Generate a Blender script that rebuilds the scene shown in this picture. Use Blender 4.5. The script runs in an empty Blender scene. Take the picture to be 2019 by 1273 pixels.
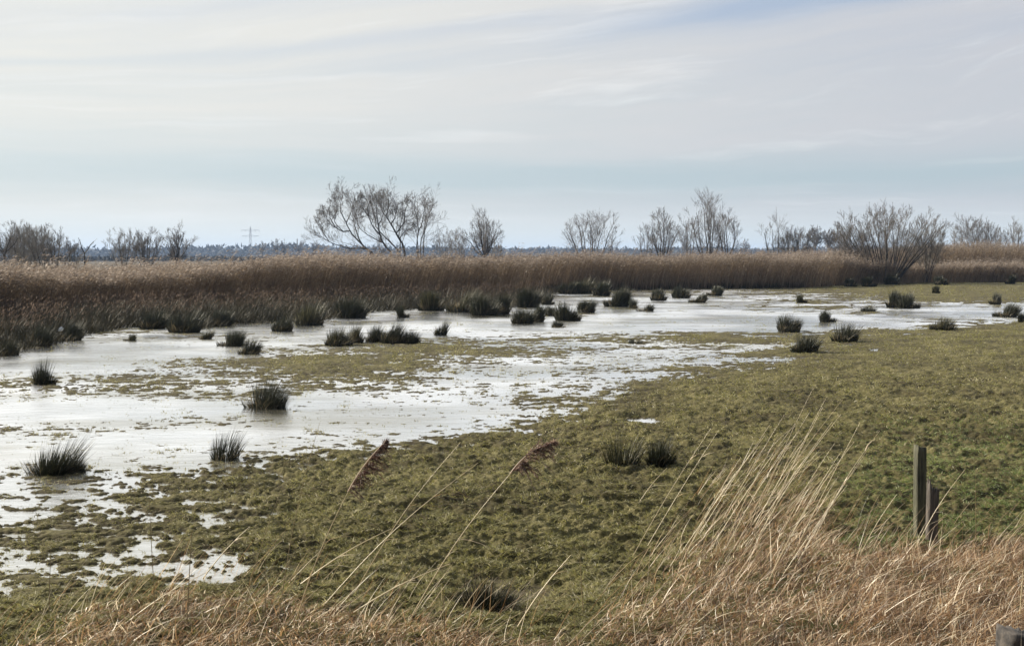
import bpy, math
import numpy as np
from mathutils import Vector, Matrix

# ------------------------------------------------------------------ camera
SC = bpy.context.scene
COL = SC.collection
CH = 2.5                       # eye height above the flood water
F = 2437.0                     # focal length in photo pixels (2019 x 1273)
HZ = 505.0                     # horizon row
PITCH = math.atan((636.5 - HZ) / F)
cam = bpy.data.cameras.new("camera")
cam.sensor_width = 36.0
cam.lens = F / 2019.0 * 36.0
cam.clip_start = 0.1
cam.clip_end = 20000
co = bpy.data.objects.new("camera", cam)
co.location = (0, 0, CH)
co.rotation_euler = (math.pi / 2 - PITCH, 0, 0)
COL.objects.link(co)
SC.camera = co

# ------------------------------------------------------------------ light and sky
SUN_AZ = math.radians(-66)     # left of the view
SUN_EL = math.radians(29)
sdir = Vector((math.sin(SUN_AZ) * math.cos(SUN_EL), math.cos(SUN_AZ) * math.cos(SUN_EL), math.sin(SUN_EL)))
sl = bpy.data.lights.new("sun", 'SUN')
sl.energy = 5.0
sl.angle = math.radians(0.6)
sl.color = (1.0, 0.93, 0.82)
so = bpy.data.objects.new("sun", sl)
so.rotation_euler = (-sdir).to_track_quat('-Z', 'Y').to_euler()
so.location = (-30, 10, 40)
COL.objects.link(so)
SC.view_settings.view_transform = 'Standard'
SC.view_settings.look = 'None'
SC.view_settings.exposure = 0.80
SC.view_settings.gamma = 1.0
SC.cycles.use_denoising = True
SC.cycles.volume_bounces = 0
SC.cycles.max_bounces = 7
SC.cycles.transparent_max_bounces = 8


class N:
    """tiny node helper"""
    def __init__(s, tree):
        s.t = tree

    def new(s, kind, **kw):
        n = s.t.nodes.new(kind)
        for k, v in kw.items():
            setattr(n, k, v)
        return n

    def put(s, sock, v):
        if isinstance(v, bpy.types.NodeSocket):
            s.t.links.new(v, sock)
        elif v is not None:
            sock.default_value = v

    def m(s, op, a, b=None, c=None, clamp=False):
        n = s.new('ShaderNodeMath', operation=op)
        n.use_clamp = clamp
        s.put(n.inputs[0], a)
        if b is not None:
            s.put(n.inputs[1], b)
        if c is not None:
            s.put(n.inputs[2], c)
        return n.outputs[0]

    def mix(s, f, a, b):
        n = s.new('ShaderNodeMix', data_type='RGBA')
        s.put(n.inputs[0], f)
        s.put(n.inputs[6], a)
        s.put(n.inputs[7], b)
        return n.outputs[2]

    def sstep(s, v, lo, hi):
        n = s.new('ShaderNodeMapRange', interpolation_type='SMOOTHSTEP')
        s.put(n.inputs[0], v)
        n.inputs[1].default_value = lo
        n.inputs[2].default_value = hi
        return n.outputs[0]

    def xyz(s, x, y, z):
        n = s.new('ShaderNodeCombineXYZ')
        s.put(n.inputs[0], x)
        s.put(n.inputs[1], y)
        s.put(n.inputs[2], z)
        return n.outputs[0]

    def noise(s, vec, scale, detail=3, rough=0.5):
        n = s.new('ShaderNodeTexNoise')
        if vec is not None:
            s.put(n.inputs['Vector'], vec)
        n.inputs['Scale'].default_value = scale
        n.inputs['Detail'].default_value = detail
        n.inputs['Roughness'].default_value = rough
        return n.outputs['Fac']

    def ramp(s, f, stops):
        n = s.new('ShaderNodeValToRGB')
        s.put(n.inputs[0], f)
        cr = n.color_ramp
        while len(cr.elements) < len(stops):
            cr.elements.new(0.5)
        for e, (p, c) in zip(cr.elements, stops):
            e.position = p
            e.color = (*c, 1)
        return n.outputs[0]


def gauss(g, v, c, w):
    d = g.m('DIVIDE', g.m('SUBTRACT', v, c), w)
    return g.m('EXPONENT', g.m('MULTIPLY', g.m('MULTIPLY', d, d), -1.0))


w = bpy.data.worlds.new("World")
SC.world = w
w.use_nodes = True
w.node_tree.nodes.clear()
g = N(w.node_tree)
out = g.new('ShaderNodeOutputWorld')
bg = g.new('ShaderNodeBackground')
bg.inputs[1].default_value = 0.1
g.t.links.new(bg.outputs[0], out.inputs[0])
sky = g.new('ShaderNodeTexSky', sky_type='NISHITA', sun_disc=False)
sky.sun_elevation = SUN_EL
sky.sun_rotation = SUN_AZ
sky.air_density = 1.0
sky.dust_density = 1.5
tc = g.new('ShaderNodeTexCoord')
sep = g.new('ShaderNodeSeparateXYZ')
g.t.links.new(tc.outputs['Generated'], sep.inputs[0])
X, Y, Z = sep.outputs
az = g.m('ARCTAN2', X, Y)
dp = g.new('ShaderNodeVectorMath', operation='DOT_PRODUCT')
g.t.links.new(tc.outputs['Generated'], dp.inputs[0])
dp.inputs[1].default_value = sdir
dot = dp.outputs['Value']
tilt = g.m('MULTIPLY', g.sstep(Z, 0.07, 0.17), 0.125)
zt = g.m('SUBTRACT', Z, g.m('MULTIPLY', az, tilt))
warp = g.noise(g.xyz(g.m('MULTIPLY', az, 2.2), g.m('MULTIPLY', zt, 9.0), 0.3), 1.6, 4, 0.55)
zw = g.m('ADD', zt, g.m('MULTIPLY', g.m('SUBTRACT', warp, 0.5), 0.035))
n1 = g.noise(g.xyz(g.m('MULTIPLY', az, 2.4), g.m('MULTIPLY', zw, 34.0), 4.1), 1.0, 6, 0.58)
n2 = g.noise(g.xyz(g.m('MULTIPLY', az, 8.0), g.m('MULTIPLY', zw, 120.0), 9.7), 1.0, 4, 0.6)
c = g.m('ADD', 0.82, g.m('MULTIPLY', g.m('SUBTRACT', n1, 0.5), 0.95))
c = g.m('ADD', c, g.m('MULTIPLY', g.m('SUBTRACT', n2, 0.5), 0.34))
zl = g.m('ADD', Z, g.m('MULTIPLY', g.m('SUBTRACT', warp, 0.5), 0.014))
band = g.m('MULTIPLY', gauss(g, zl, 0.062, 0.020), 0.75)
c = g.m('SUBTRACT', c, band)
band2 = g.m('MULTIPLY', g.m('MULTIPLY', gauss(g, zw, 0.168, 0.012), 0.85), g.sstep(az, -0.02, 0.22))
c = g.m('SUBTRACT', c, band2)
band3 = g.m('MULTIPLY', g.m('MULTIPLY', gauss(g, g.m('ADD', zt, g.m('MULTIPLY', g.m('SUBTRACT', warp, 0.5), 0.012)), 0.183, 0.006), g.m('MULTIPLY', n1, 0.55)), g.m('SUBTRACT', 1.0, g.sstep(az, 0.0, 0.12)))
c = g.m('SUBTRACT', c, band3)
c = g.m('ADD', c, g.m('MULTIPLY', g.m('MULTIPLY', gauss(g, zt, 0.198, 0.008), 0.3), g.sstep(az, -0.3, -0.1)), clamp=True)
# veil brightness rises towards the hidden sun
near = g.sstep(dot, 0.05, 0.78)
veil = g.mix(near, (6.05, 6.15, 6.5, 1), (8.5, 8.5, 8.0, 1))
veil = g.mix(g.sstep(dot, 0.72, 1.0), veil, (22, 21, 19, 1))
fwd = g.m('MULTIPLY', g.m('MULTIPLY', g.sstep(Z, 0.20, 0.34), g.m('SUBTRACT', 1.0, g.sstep(Z, 0.5, 0.75))), g.m('SUBTRACT', 1.0, g.sstep(g.m('ABSOLUTE', az), 0.9, 1.6)))
veil = g.mix(fwd, veil, (15.8, 15.9, 15.7, 1))  # bright sky band above the view, added to lift the water reflections
n3 = g.noise(g.xyz(g.m('MULTIPLY', az, 5.0), g.m('MULTIPLY', zw, 75.0), 2.2), 1.0, 5, 0.62)
veil = g.mix(g.m('MULTIPLY', g.sstep(n3, 0.50, 0.74), 0.5), veil, (9.4, 9.4, 9.2, 1))
hi = g.sstep(Z, 0.5, 0.8)
veil = g.mix(hi, veil, g.mix(near, (3.6, 4.1, 5.2, 1), (13.0, 12.8, 12.2, 1)))
hib = g.sstep(Z, 0.10, 0.19)
clr = g.mix(0.85, sky.outputs[0], g.mix(near, g.mix(hib, (4.9, 5.9, 6.5, 1), (4.1, 5.0, 6.5, 1)), g.mix(hib, (6.4, 7.3, 7.6, 1), (6.3, 6.9, 7.9, 1))))
colr = g.mix(c, clr, veil)
low = g.m('SUBTRACT', 1.0, g.sstep(Z, 0.012, 0.050))
colr = g.mix(g.m('MULTIPLY', low, 0.85), colr, g.mix(near, (6.9, 7.5, 7.5, 1), (8.4, 8.9, 8.7, 1)))
# thinner veil and bluer, darker sky behind the viewer; all values for the exposure above
back = g.m('SUBTRACT', 1.0, g.sstep(Y, -0.45, 0.25))
colr = g.mix(g.m('MULTIPLY', back, 0.9), colr, (2.3, 2.8, 3.8, 1))
colr = g.mix(1.0, (0, 0, 0, 1), colr)
scl = g.new('ShaderNodeVectorMath', operation='SCALE')
g.t.links.new(colr, scl.inputs[0])
scl.inputs['Scale'].default_value = 0.585
g.t.links.new(scl.outputs[0], bg.inputs[0])

# ------------------------------------------------------------------ geometry of the picture -> the ground
cp, sp = math.cos(PITCH), math.sin(PITCH)


def ray(px, py):
    dx = (np.asarray(px, float) - 1009.5) / F
    dz = -(np.asarray(py, float) - 636.5) / F
    return dx, cp + dz * sp, -sp + dz * cp


def G(px, py, z=0.0):
    rx, ry, rz = ray(px, py)
    t = (z - CH) / rz
    return rx * t, ry * t


def at(px, py, y):
    rx, ry, rz = ray(px, py)
    t = y / ry
    return rx * t, y + 0 * rx, CH + rz * t


def P(x, y, z=0.0):
    yy = np.maximum(y, 0.5)
    zz = z - CH
    f = yy * cp - zz * sp
    u = yy * sp + zz * cp
    return 1009.5 + F * x / f, 636.5 - F * u / f


rng = np.random.default_rng(7)


def sst(v, a, b):
    t = np.clip((v - a) / (b - a), 0, 1)
    return t * t * (3 - 2 * t)


def vnoise(x, y, seed=0):
    xi = np.floor(x).astype(np.int64)
    yi = np.floor(y).astype(np.int64)
    xf = x - xi
    yf = y - yi

    def h(a, b):
        n = (a * 374761393 + b * 668265263 + seed * 1442695041) & 0xFFFFFFFF
        n = ((n ^ (n >> 13)) * 1274126177) & 0xFFFFFFFF
        n = (n ^ (n >> 16)) & 0xFFFFFFFF
        ang = n / 4294967296.0 * 2 * math.pi
        return np.cos(ang), np.sin(ang)
    ux = xf * xf * xf * (xf * (xf * 6 - 15) + 10)
    uy = yf * yf * yf * (yf * (yf * 6 - 15) + 10)

    def dd(i, j):
        gx, gy = h(xi + i, yi + j)
        return gx * (xf - i) + gy * (yf - j)
    a = dd(0, 0) * (1 - ux) + dd(1, 0) * ux
    b = dd(0, 1) * (1 - ux) + dd(1, 1) * ux
    return (a * (1 - uy) + b * uy) * 1.5


def fbm(x, y, s, octv=3, seed=0, gain=0.55):
    r = 0
    a = 1.0
    tot = 0
    for i in range(octv):
        r = r + a * vnoise(x / s * 2 ** i + 17.3 * i, y / s * 2 ** i - 9.1 * i, seed + i)
        tot += a * a
        a *= gain
    return r / math.sqrt(tot)


WPX = np.arange(0, 2001, 200)
WT = [
    (545, 0, 0, 0, 0, 0, 0, 0, 0, 0, 0, 0),
    (562, .3, .3, .3, .3, .3, .3, .2, .3, .1, 0, 0),
    (575, .4, .4, .4, .4, .4, .5, .55, .65, .30, .0, 0),
    (590, .5, .5, .5, .6, .7, .8, .85, .85, .55, .12, .2),
    (605, .5, .5, .5, .6, .7, .8, .9, .88, .35, .85, .88),
    (620, .5, .5, .5, .7, .85, .9, .95, .97, .9, .75, .85),
    (635, .5, .5, .55, .8, .9, .92, .97, .97, .92, .8, .25),
    (650, .5, .5, .65, .85, .9, .88, .85, .75, .75, .3, .04),
    (665, .45, .6, .7, .8, .75, .6, .5, .25, .32, .12, 0),
    (680, .6, .88, .88, .8, .28, .35, .5, .4, .3, .1, 0),
    (695, .8, .97, .95, .4, .2, .4, .8, .75, .3, .15, 0),
    (710, .88, .95, .7, .25, .22, .6, .75, .6, .22, .1, 0),
    (725, .92, .85, .5, .3, .38, .75, .7, .5, .08, 0, 0),
    (745, .7, .6, .6, .38, .5, .82, .75, .3, 0, 0, 0),
    (765, .45, .45, .6, .6, .62, .78, .62, .05, 0, 0, 0),
    (785, .8, .88, .75, .88, .75, .65, .5, 0, 0, 0, 0),
    (800, .95, .97, .95, .96, .88, .72, .35, 0, 0, 0, 0),
    (820, .97, .97, .85, .97, .93, .82, .1, 0, 0, 0, 0),
    (835, .85, .78, .82, .85, .97, .8, 0, 0, 0, 0, 0),
    (850, .75, .82, .88, .78, .97, .68, 0, 0, 0, 0, 0),
    (870, .96, .96, .96, .85, .92, .15, 0, 0, 0, 0, 0),
    (890, .92, .96, .96, .75, .45, .08, 0, 0, 0, 0, 0),
    (910, .8, .92, .88, .2, .12, .05, 0, 0, 0, 0, 0),
    (930, .75, .78, .45, .18, .12, .03, 0, 0, 0, 0, 0),
    (960, .78, .72, .42, .15, .1, 0, 0, 0, 0, 0, 0),
    (1000, .74, .68, .45, .12, .04, 0, 0, 0, 0, 0, 0),
    (1050, .62, .62, .45, .05, 0, 0, 0, 0, 0, 0, 0),
    (1100, .66, .68, .55, .06, 0, 0, 0, 0, 0, 0, 0),
    (1140, .82, .55, .65, .0, 0, 0, 0, 0, 0, 0, 0),
    (1170, .66, .25, .25, 0, 0, 0, 0, 0, 0, 0, 0),
    (1220, 0, 0, 0, 0, 0, 0, 0, 0, 0, 0, 0),
    (1500, 0, 0, 0, 0, 0, 0, 0, 0, 0, 0, 0)]
WPY = np.array([r[0] for r in WT], float)
WV = np.array([r[1:] for r in WT], float)


def wet(x, y):
    px, py = P(x, y, 0.0)
    sh = fbm(x, y, 5.0, 2, 40) * 10
    px = np.clip(px + sh * 4, 0, 2000)
    py = np.clip(py + sh * 0.35, 545, 1500)
    fx = px / 200.0
    ix = np.minimum(fx.astype(int), 9)
    fx = fx - ix
    iy = np.clip(np.searchsorted(WPY, py, side='right') - 1, 0, len(WPY) - 2)
    fy = (py - WPY[iy]) / (WPY[iy + 1] - WPY[iy])
    v = (WV[iy, ix] * (1 - fx) + WV[iy, ix + 1] * fx) * (1 - fy) + (WV[iy + 1, ix] * (1 - fx) + WV[iy + 1, ix + 1] * fx) * fy
    # small puddle on the green
    pu = np.exp(-((px - 1265) / 42.0) ** 2 - ((py - 831) / 7.0) ** 2)
    v = np.maximum(v, 0.8 * pu)
    v = np.minimum(v, 0.93 - .05 * sst(fbm(x, y, 2.2, 2, 44), -.2, .8))
    s = np.abs(x) / np.maximum(y, 8)
    v = v * (1 - sst(s, 0.62, 0.75))
    v = np.where(y < 7.5, 0, v)
    return v


def bank(x, y):
    px, py = P(x, y, 0.0)
    b = 1.55 * sst(y, 133, 147) * sst(px, 1500, 1720)
    b = b + 0.9 * (1 - sst(y, 0.0, 7.2))
    b = b + 0.22 * sst(y, 150, 400)
    ditch = np.exp(-((px - 985) / 120.0) ** 2 - ((py - 1185) / 42.0) ** 2) * (y > 4)
    return b - 0.10 * ditch


def height(x, y):
    wv = wet(x, y)
    big = np.clip(sst(y, 12, 60), 0, 1)
    n = 0.42 * fbm(x * .7, y, 1.9, 2, 3, 0.6) + 1.0 * fbm(x * .8, y, 0.30, 4, 13, 0.85)
    nf = 0.55 * fbm(x * 0.5, y, 3.0, 3, 11, 0.6) + 0.9 * fbm(x * .8, y, 0.95, 3, 17, 0.85)
    n = n * (1 - big) + nf * big
    u = 0.5 * (1 + np.tanh(1.9 * n))
    # wet fraction wv of the surface lies under water
    z = (0.085 - 0.045 * big) * (u - wv)
    dry = 1 - sst(wv, 0.0, 0.22)
    z = z + dry * (0.03 + 0.02 * fbm(x, y, 4.0, 2, 60))
    hoof = 0.8 * fbm(x * .75, y, 0.24, 3, 21, 0.65)
    hoof = hoof + 0.38 * fbm(x * .7, y, 0.9, 2, 25)
    z = z + dry * 0.038 * hoof * (1 - 0.6 * sst(y, 20, 60)) + (1 - dry) * 0.006 * hoof
    return z + bank(x, y)


# ------------------------------------------------------------------ mesh helpers
class MB:
    def __init__(s):
        s.v = []
        s.t = []
        s.a = []
        s.n = 0

    def add(s, v, t, a):
        v = np.asarray(v, float).reshape(-1, 3)
        s.v.append(v)
        s.t.append(np.asarray(t, np.int64).reshape(-1, 3) + s.n)
        s.a.append(np.broadcast_to(np.asarray(a, float), (len(v),)))
        s.n += len(v)
        return s

    def ribbons(s, P0, D, L, W, B, k=3, tint=0.5, wv=None, tip=0.0, power=1.4):
        n = len(P0)
        L = np.broadcast_to(L, (n,)).astype(float)
        W = np.broadcast_to(W, (n,)).astype(float)
        tint = np.broadcast_to(tint, (n,)).astype(float)
        if wv is None:
            a = rng.uniform(0, 2 * math.pi, n)
            wv = np.stack([np.cos(a), np.sin(a), 0 * a], 1)
        t = np.linspace(0, 1, k + 1)
        C = P0[:, None, :] + D[:, None, :] * (L[:, None, None] * t[None, :, None]) + B[:, None, :] * (L[:, None, None] * (t ** 2)[None, :, None])
        ww = 0.5 * W[:, None] * np.maximum(1 - t[None, :] ** power, tip)
        Lf = C[:, :k] - wv[:, None, :] * ww[:, :k, None]
        Rt = C[:, :k] + wv[:, None, :] * ww[:, :k, None]
        V = np.concatenate([np.stack([Lf, Rt], 2).reshape(n, 2 * k, 3), C[:, k:k + 1]], 1)
        nv = 2 * k + 1
        tr = []
        for i in range(k - 1):
            a = 2 * i
            tr += [(a, a + 1, a + 3), (a, a + 3, a + 2)]
        tr.append((2 * k - 2, 2 * k - 1, 2 * k))
        T = (np.arange(n) * nv)[:, None, None] + np.array(tr)[None]
        s.add(V, T, np.repeat(tint, nv))
        return s

    def tubes(s, PL, R, sides=3, tint=0.5, cap=False):
        n, K, _ = PL.shape
        T = np.gradient(PL, axis=1)
        T /= np.linalg.norm(T, axis=2, keepdims=True) + 1e-9
        ref = np.tile(np.array([0.31, 0.92, 0.23]), (n, K, 1))
        U = np.cross(T, ref)
        U /= np.linalg.norm(U, axis=2, keepdims=True) + 1e-9
        Wv = np.cross(T, U)
        ang = np.arange(sides) * 2 * math.pi / sides
        V = PL[:, :, None, :] + R[:, :, None, None] * (U[:, :, None, :] * np.cos(ang)[None, None, :, None] + Wv[:, :, None, :] * np.sin(ang)[None, None, :, None])
        tr = []
        for i in range(K - 1):
            for j in range(sides):
                a = i * sides + j
                b = i * sides + (j + 1) % sides
                tr += [(a, b, b + sides), (a, b + sides, a + sides)]
        if cap:
            for j in range(1, sides - 1):
                tr.append(((K - 1) * sides, (K - 1) * sides + j, (K - 1) * sides + j + 1))
        Tr = (np.arange(n) * K * sides)[:, None, None] + np.array(tr)[None]
        tt = np.broadcast_to(np.asarray(tint, float), (n,))
        s.add(V, Tr, np.repeat(tt, K * sides))
        return s

    def build(s, name, material, parent=None, smooth=False):
        v = np.concatenate(s.v).astype(np.float32)
        t = np.concatenate(s.t).astype(np.int32)
        a = np.concatenate(s.a).astype(np.float32)
        return mesh_obj(name, v, t, a, material, parent, smooth)


def mesh_obj(name, v, t, a, material, parent=None, smooth=False):
    me = bpy.data.meshes.new(name)
    k = t.shape[1]
    me.vertices.add(len(v))
    me.vertices.foreach_set('co', v.astype(np.float32).ravel())
    me.loops.add(t.size)
    me.loops.foreach_set('vertex_index', t.astype(np.int32).ravel())
    me.polygons.add(len(t))
    me.polygons.foreach_set('loop_start', (np.arange(len(t)) * k).astype(np.int32))
    if smooth:
        me.polygons.foreach_set('use_smooth', np.ones(len(t), bool))
    if a is not None:
        at_ = me.attributes.new('tint', 'FLOAT', 'POINT')
        at_.data.foreach_set('value', a.astype(np.float32))
    me.update(calc_edges=True)
    me.materials.append(material)
    o = bpy.data.objects.new(name, me)
    COL.objects.link(o)
    if parent is not None:
        o.parent = parent
    return o


def tag(o, label=None, cat=None, group=None, kind=None):
    if label:
        o['label'] = label
    if cat:
        o['category'] = cat
    if group:
        o['group'] = group
    if kind:
        o['kind'] = kind
    return o


def empty(name, loc):
    o = bpy.data.objects.new(name, None)
    o.empty_display_size = 0.2
    o.location = loc
    COL.objects.link(o)
    return o


def nrm(v):
    return v / (np.linalg.norm(v, axis=-1, keepdims=True) + 1e-9)


# ------------------------------------------------------------------ materials
def blade_mat(name, stops, transl=0.35, gloss=0.06, rough=0.45, tcol=1.15, patch=0.0):
    m = bpy.data.materials.new(name)
    m.use_nodes = True
    m.node_tree.nodes.clear()
    g = N(m.node_tree)
    o = g.new('ShaderNodeOutputMaterial')
    at_ = g.new('ShaderNodeAttribute', attribute_name='tint')
    f = at_.outputs['Fac']
    if patch:
        tcn = g.new('ShaderNodeTexCoord')
        nz = g.noise(tcn.outputs['Object'], 0.9, 3, 0.6)
        f = g.m('ADD', f, g.m('MULTIPLY', g.m('SUBTRACT', nz, 0.5), patch))
    col = g.ramp(f, stops)
    df = g.new('ShaderNodeBsdfDiffuse')
    g.put(df.inputs[0], col)
    tl = g.new('ShaderNodeBsdfTranslucent')
    hs = g.new('ShaderNodeHueSaturation')
    hs.inputs['Saturation'].default_value = 1.15
    hs.inputs['Value'].default_value = tcol
    g.put(hs.inputs['Color'], col)
    g.put(tl.inputs[0], hs.outputs[0])
    mx = g.new('ShaderNodeMixShader')
    mx.inputs[0].default_value = transl
    g.t.links.new(df.outputs[0], mx.inputs[1])
    g.t.links.new(tl.outputs[0], mx.inputs[2])
    gl = g.new('ShaderNodeBsdfGlossy')
    gl.inputs['Roughness'].default_value = rough
    gl.inputs[0].default_value = (0.9, 0.88, 0.8, 1)
    m2 = g.new('ShaderNodeMixShader')
    m2.inputs[0].default_value = gloss
    g.t.links.new(mx.outputs[0], m2.inputs[1])
    g.t.links.new(gl.outputs[0], m2.inputs[2])
    g.t.links.new(m2.outputs[0], o.inputs[0])
    return m


M = {}
M['meadow'] = blade_mat('meadow_grass_blades', [(0.0, (.030, .026, .012)), (.32, (.110, .103, .037)), (.58, (.225, .212, .080)), (.82, (.33, .30, .15)), (1.0, (.50, .44, .30))], 0.4, 0.03, patch=0.5)
M['fresh'] = blade_mat('fresh_grass_blades', [(0.0, (.03, .04, .013)), (.45, (.125, .165, .052)), (.85, (.25, .275, .105)), (1.0, (.42, .40, .24))], 0.4, 0.03, patch=0.4)
M['rush'] = blade_mat('rush_stem', [(0.0, (.008, .010, .006)), (.6, (.021, .025, .012)), (.85, (.05, .05, .025)), (1.0, (.20, .17, .09))], 0.12, 0.05)
M['rushdead'] = blade_mat('dead_rush_stem', [(0.0, (.06, .048, .03)), (1.0, (.26, .21, .13))], 0.3, 0.05)
M['reed'] = blade_mat('reed_stem', [(0.0, (.060, .042, .026)), (.4, (.145, .106, .072)), (.75, (.245, .188, .130)), (1.0, (.38, .31, .23))], 0.35, 0.03)
M['bed'] = blade_mat('sedge_blade', [(0.0, (.014, .014, .009)), (.45, (.04, .034, .020)), (.75, (.10, .072, .045)), (1.0, (.22, .17, .11))], 0.22, 0.03)
M['plume'] = blade_mat('reed_plume', [(0.0, (.10, .075, .06)), (.5, (.225, .185, .150)), (1.0, (.44, .385, .33))], 0.5, 0.0)
M['dry'] = blade_mat('dry_grass_blade', [(0.0, (.03, .017, .010)), (.35, (.165, .095, .050)), (.7, (.44, .295, .170)), (1.0, (.80, .69, .50))], 0.4, 0.05, 0.4, patch=0.35)
M['straw'] = blade_mat('straw_stem', [(0.0, (.10, .08, .035)), (.5, (.36, .27, .14)), (1.0, (.62, .52, .32))], 0.25, 0.10, 0.35)
M['bigplume'] = blade_mat('feathery_plume', [(0.0, (.06, .032, .027)), (.5, (.15, .085, .07)), (1.0, (.55, .45, .35))], 0.4, 0.03)


def plain(name, c1, c2, scale=6.0, rough=0.85, stretch=None, bump=0.0):
    m = bpy.data.materials.new(name)
    m.use_nodes = True
    g = N(m.node_tree)
    b = m.node_tree.nodes['Principled BSDF']
    tcn = g.new('ShaderNodeTexCoord')
    v = tcn.outputs['Object']
    if stretch:
        mp = g.new('ShaderNodeMapping')
        mp.inputs['Scale'].default_value = stretch
        g.put(mp.inputs[0], v)
        v = mp.outputs[0]
    nz = g.noise(v, scale, 5, 0.65)
    g.put(b.inputs['Base Color'], g.mix(g.sstep(nz, 0.32, 0.68), (*c1, 1), (*c2, 1)))
    b.inputs['Roughness'].default_value = rough
    if bump:
        bp = g.new('ShaderNodeBump')
        bp.inputs['Strength'].default_value = bump
        bp.inputs['Distance'].default_value = 0.01
        g.put(bp.inputs['Height'], nz)
        g.put(b.inputs['Normal'], bp.outputs[0])
    return m


M['bark'] = plain('willow_bark', (.035, .03, .025), (.075, .065, .052), 3.0)
M['twig'] = plain('bare_twigs', (.11, .096, .08), (.17, .145, .12), 1.2)
M['twigg'] = plain('pale_bare_twigs', (.16, .145, .12), (.23, .205, .17), 1.2)
M['farwood'] = plain('far_wood', (.022, .026, .026), (.05, .052, .048), 0.05)
M['steel'] = plain('galvanised_steel', (.36, .37, .38), (.44, .45, .46), 1.0, 0.6)
M['white'] = plain('white_scrap', (.75, .75, .72), (.82, .82, .8), 20)
M['post'] = plain('weathered_post_wood', (.028, .027, .015), (.11, .105, .06), 9.0, 0.9, (6, 6, .5), 0.9)
M['postside'] = plain('grey_post_wood', (.035, .028, .020), (.12, .10, .08), 9.0, 0.9, (7, 7, .5), 0.9)
M['stone'] = plain('dark_wet_wood', (.02, .018, .016), (.09, .075, .06), 14.0, 0.9, None, 0.9)

# ------------------------------------------------------------------ ground: one sheet to the horizon
ys = [-60, -40, -25, -15, -8, -4, 0, 2, 3.5, 5, 6, 7]
py = 1400.0
while py > 555:
    ys.append(float(G(0, py)[1]))
    py -= 0.95
y = ys[-1]
while y < 5200:
    y *= 1.035
    ys.append(y)
ys = np.array(sorted(ys))
sf = np.linspace(-0.56, 0.56, 740)
sc_ = np.array([0.6, 0.65, 0.7, 0.75, 0.8, 0.9, 1.0, 1.3, 1.8, 2.5, 4, 6])
ss = np.concatenate([-sc_[::-1], sf, sc_])
YY, SS = np.meshgrid(ys, ss, indexing='ij')
XX = SS * np.maximum(YY, 8.0)
ZZ = height(XX, YY)
side = sst(np.abs(SS), 0.62, 0.8)
ZZ = ZZ + 0.12 * side
PX_, PY_ = P(XX, YY)
ZZ = np.where((PX_ > 760) & (PY_ > 1000) & (YY > 4), np.maximum(ZZ, 0.004), ZZ)
nr, nc = YY.shape
V = np.stack([XX, YY, ZZ], 2).reshape(-1, 3)
idx = np.arange(nr * nc).reshape(nr, nc)
Q = np.stack([idx[:-1, :-1], idx[:-1, 1:], idx[1:, 1:], idx[1:, :-1]], 2).reshape(-1, 4)
gm = bpy.data.materials.new('marsh_ground')
gm.use_nodes = True
g = N(gm.node_tree)
b = gm.node_tree.nodes['Principled BSDF']
geo = g.new('ShaderNodeNewGeometry')
sep = g.new('ShaderNodeSeparateXYZ')
g.put(sep.inputs[0], geo.outputs['Position'])
nz = g.noise(geo.outputs['Position'], 0.7, 5, 0.65)
nf = g.noise(geo.outputs['Position'], 9.0, 5, 0.7)
grass = g.ramp(g.m('ADD', g.m('MULTIPLY', nz, 0.55), g.m('MULTIPLY', nf, 0.45)), [(.34, (.026, .019, .010)), (.46, (.062, .052, .022)), (.57, (.12, .105, .044)), (.7, (.20, .165, .085))])
mud = g.ramp(nf, [(.35, (.028, .021, .013)), (.65, (.065, .052, .032))])
lowz = g.m('SUBTRACT', 1.0, g.sstep(sep.outputs[2], -0.01, 0.03))
far = g.sstep(sep.outputs[1], 125.0, 150.0)
grass = g.mix(far, grass, (.085, .068, .045, 1))
g.put(b.inputs['Base Color'], g.mix(lowz, grass, mud))
b.inputs['Roughness'].default_value = 0.95
b.inputs['Specular IOR Level'].default_value = 0.15
bp = g.new('ShaderNodeBump')
bp.inputs['Strength'].default_value = 0.8
bp.inputs['Distance'].default_value = 0.03
g.put(bp.inputs['Height'], nf)
g.put(b.inputs['Normal'], bp.outputs[0])
tag(mesh_obj('ground', V, Q, None, gm, None, True), kind='structure', label='flat grazed marsh meadow reaching to the horizon')

# flood water: one level sheet, the low ground lies beneath it
wm = bpy.data.materials.new('flood_water')
wm.use_nodes = True
wm.node_tree.nodes.clear()
g = N(wm.node_tree)
o = g.new('ShaderNodeOutputMaterial')
geo = g.new('ShaderNodeNewGeometry')
mp = g.new('ShaderNodeMapping')
mp.inputs['Scale'].default_value = (1.0, 1.9, 1.0)
mp.inputs['Rotation'].default_value = (0, 0, math.radians(10))
g.put(mp.inputs[0], geo.outputs['Position'])
r1 = g.noise(mp.outputs[0], 2.2, 3, 0.6)
r2 = g.noise(mp.outputs[0], 13.0, 3, 0.6)
calm = g.sstep(g.noise(geo.outputs['Position'], 0.16, 3, 0.55), 0.35, 0.65)
hgt = g.m('ADD', g.m('MULTIPLY', r1, 0.7), g.m('MULTIPLY', r2, 0.22))
bp = g.new('ShaderNodeBump')
g.put(bp.inputs['Strength'], g.m('ADD', 0.22, g.m('MULTIPLY', calm, 0.45)))
bp.inputs['Distance'].default_value = 0.03
g.put(bp.inputs['Height'], hgt)
gl = g.new('ShaderNodeBsdfGlossy')
gl.inputs[0].default_value = (1.0, 0.995, 0.985, 1)
g.put(gl.inputs['Roughness'], g.m('ADD', 0.14, g.m('MULTIPLY', calm, 0.14)))
g.put(gl.inputs['Normal'], bp.outputs[0])
df = g.new('ShaderNodeBsdfDiffuse')
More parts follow.
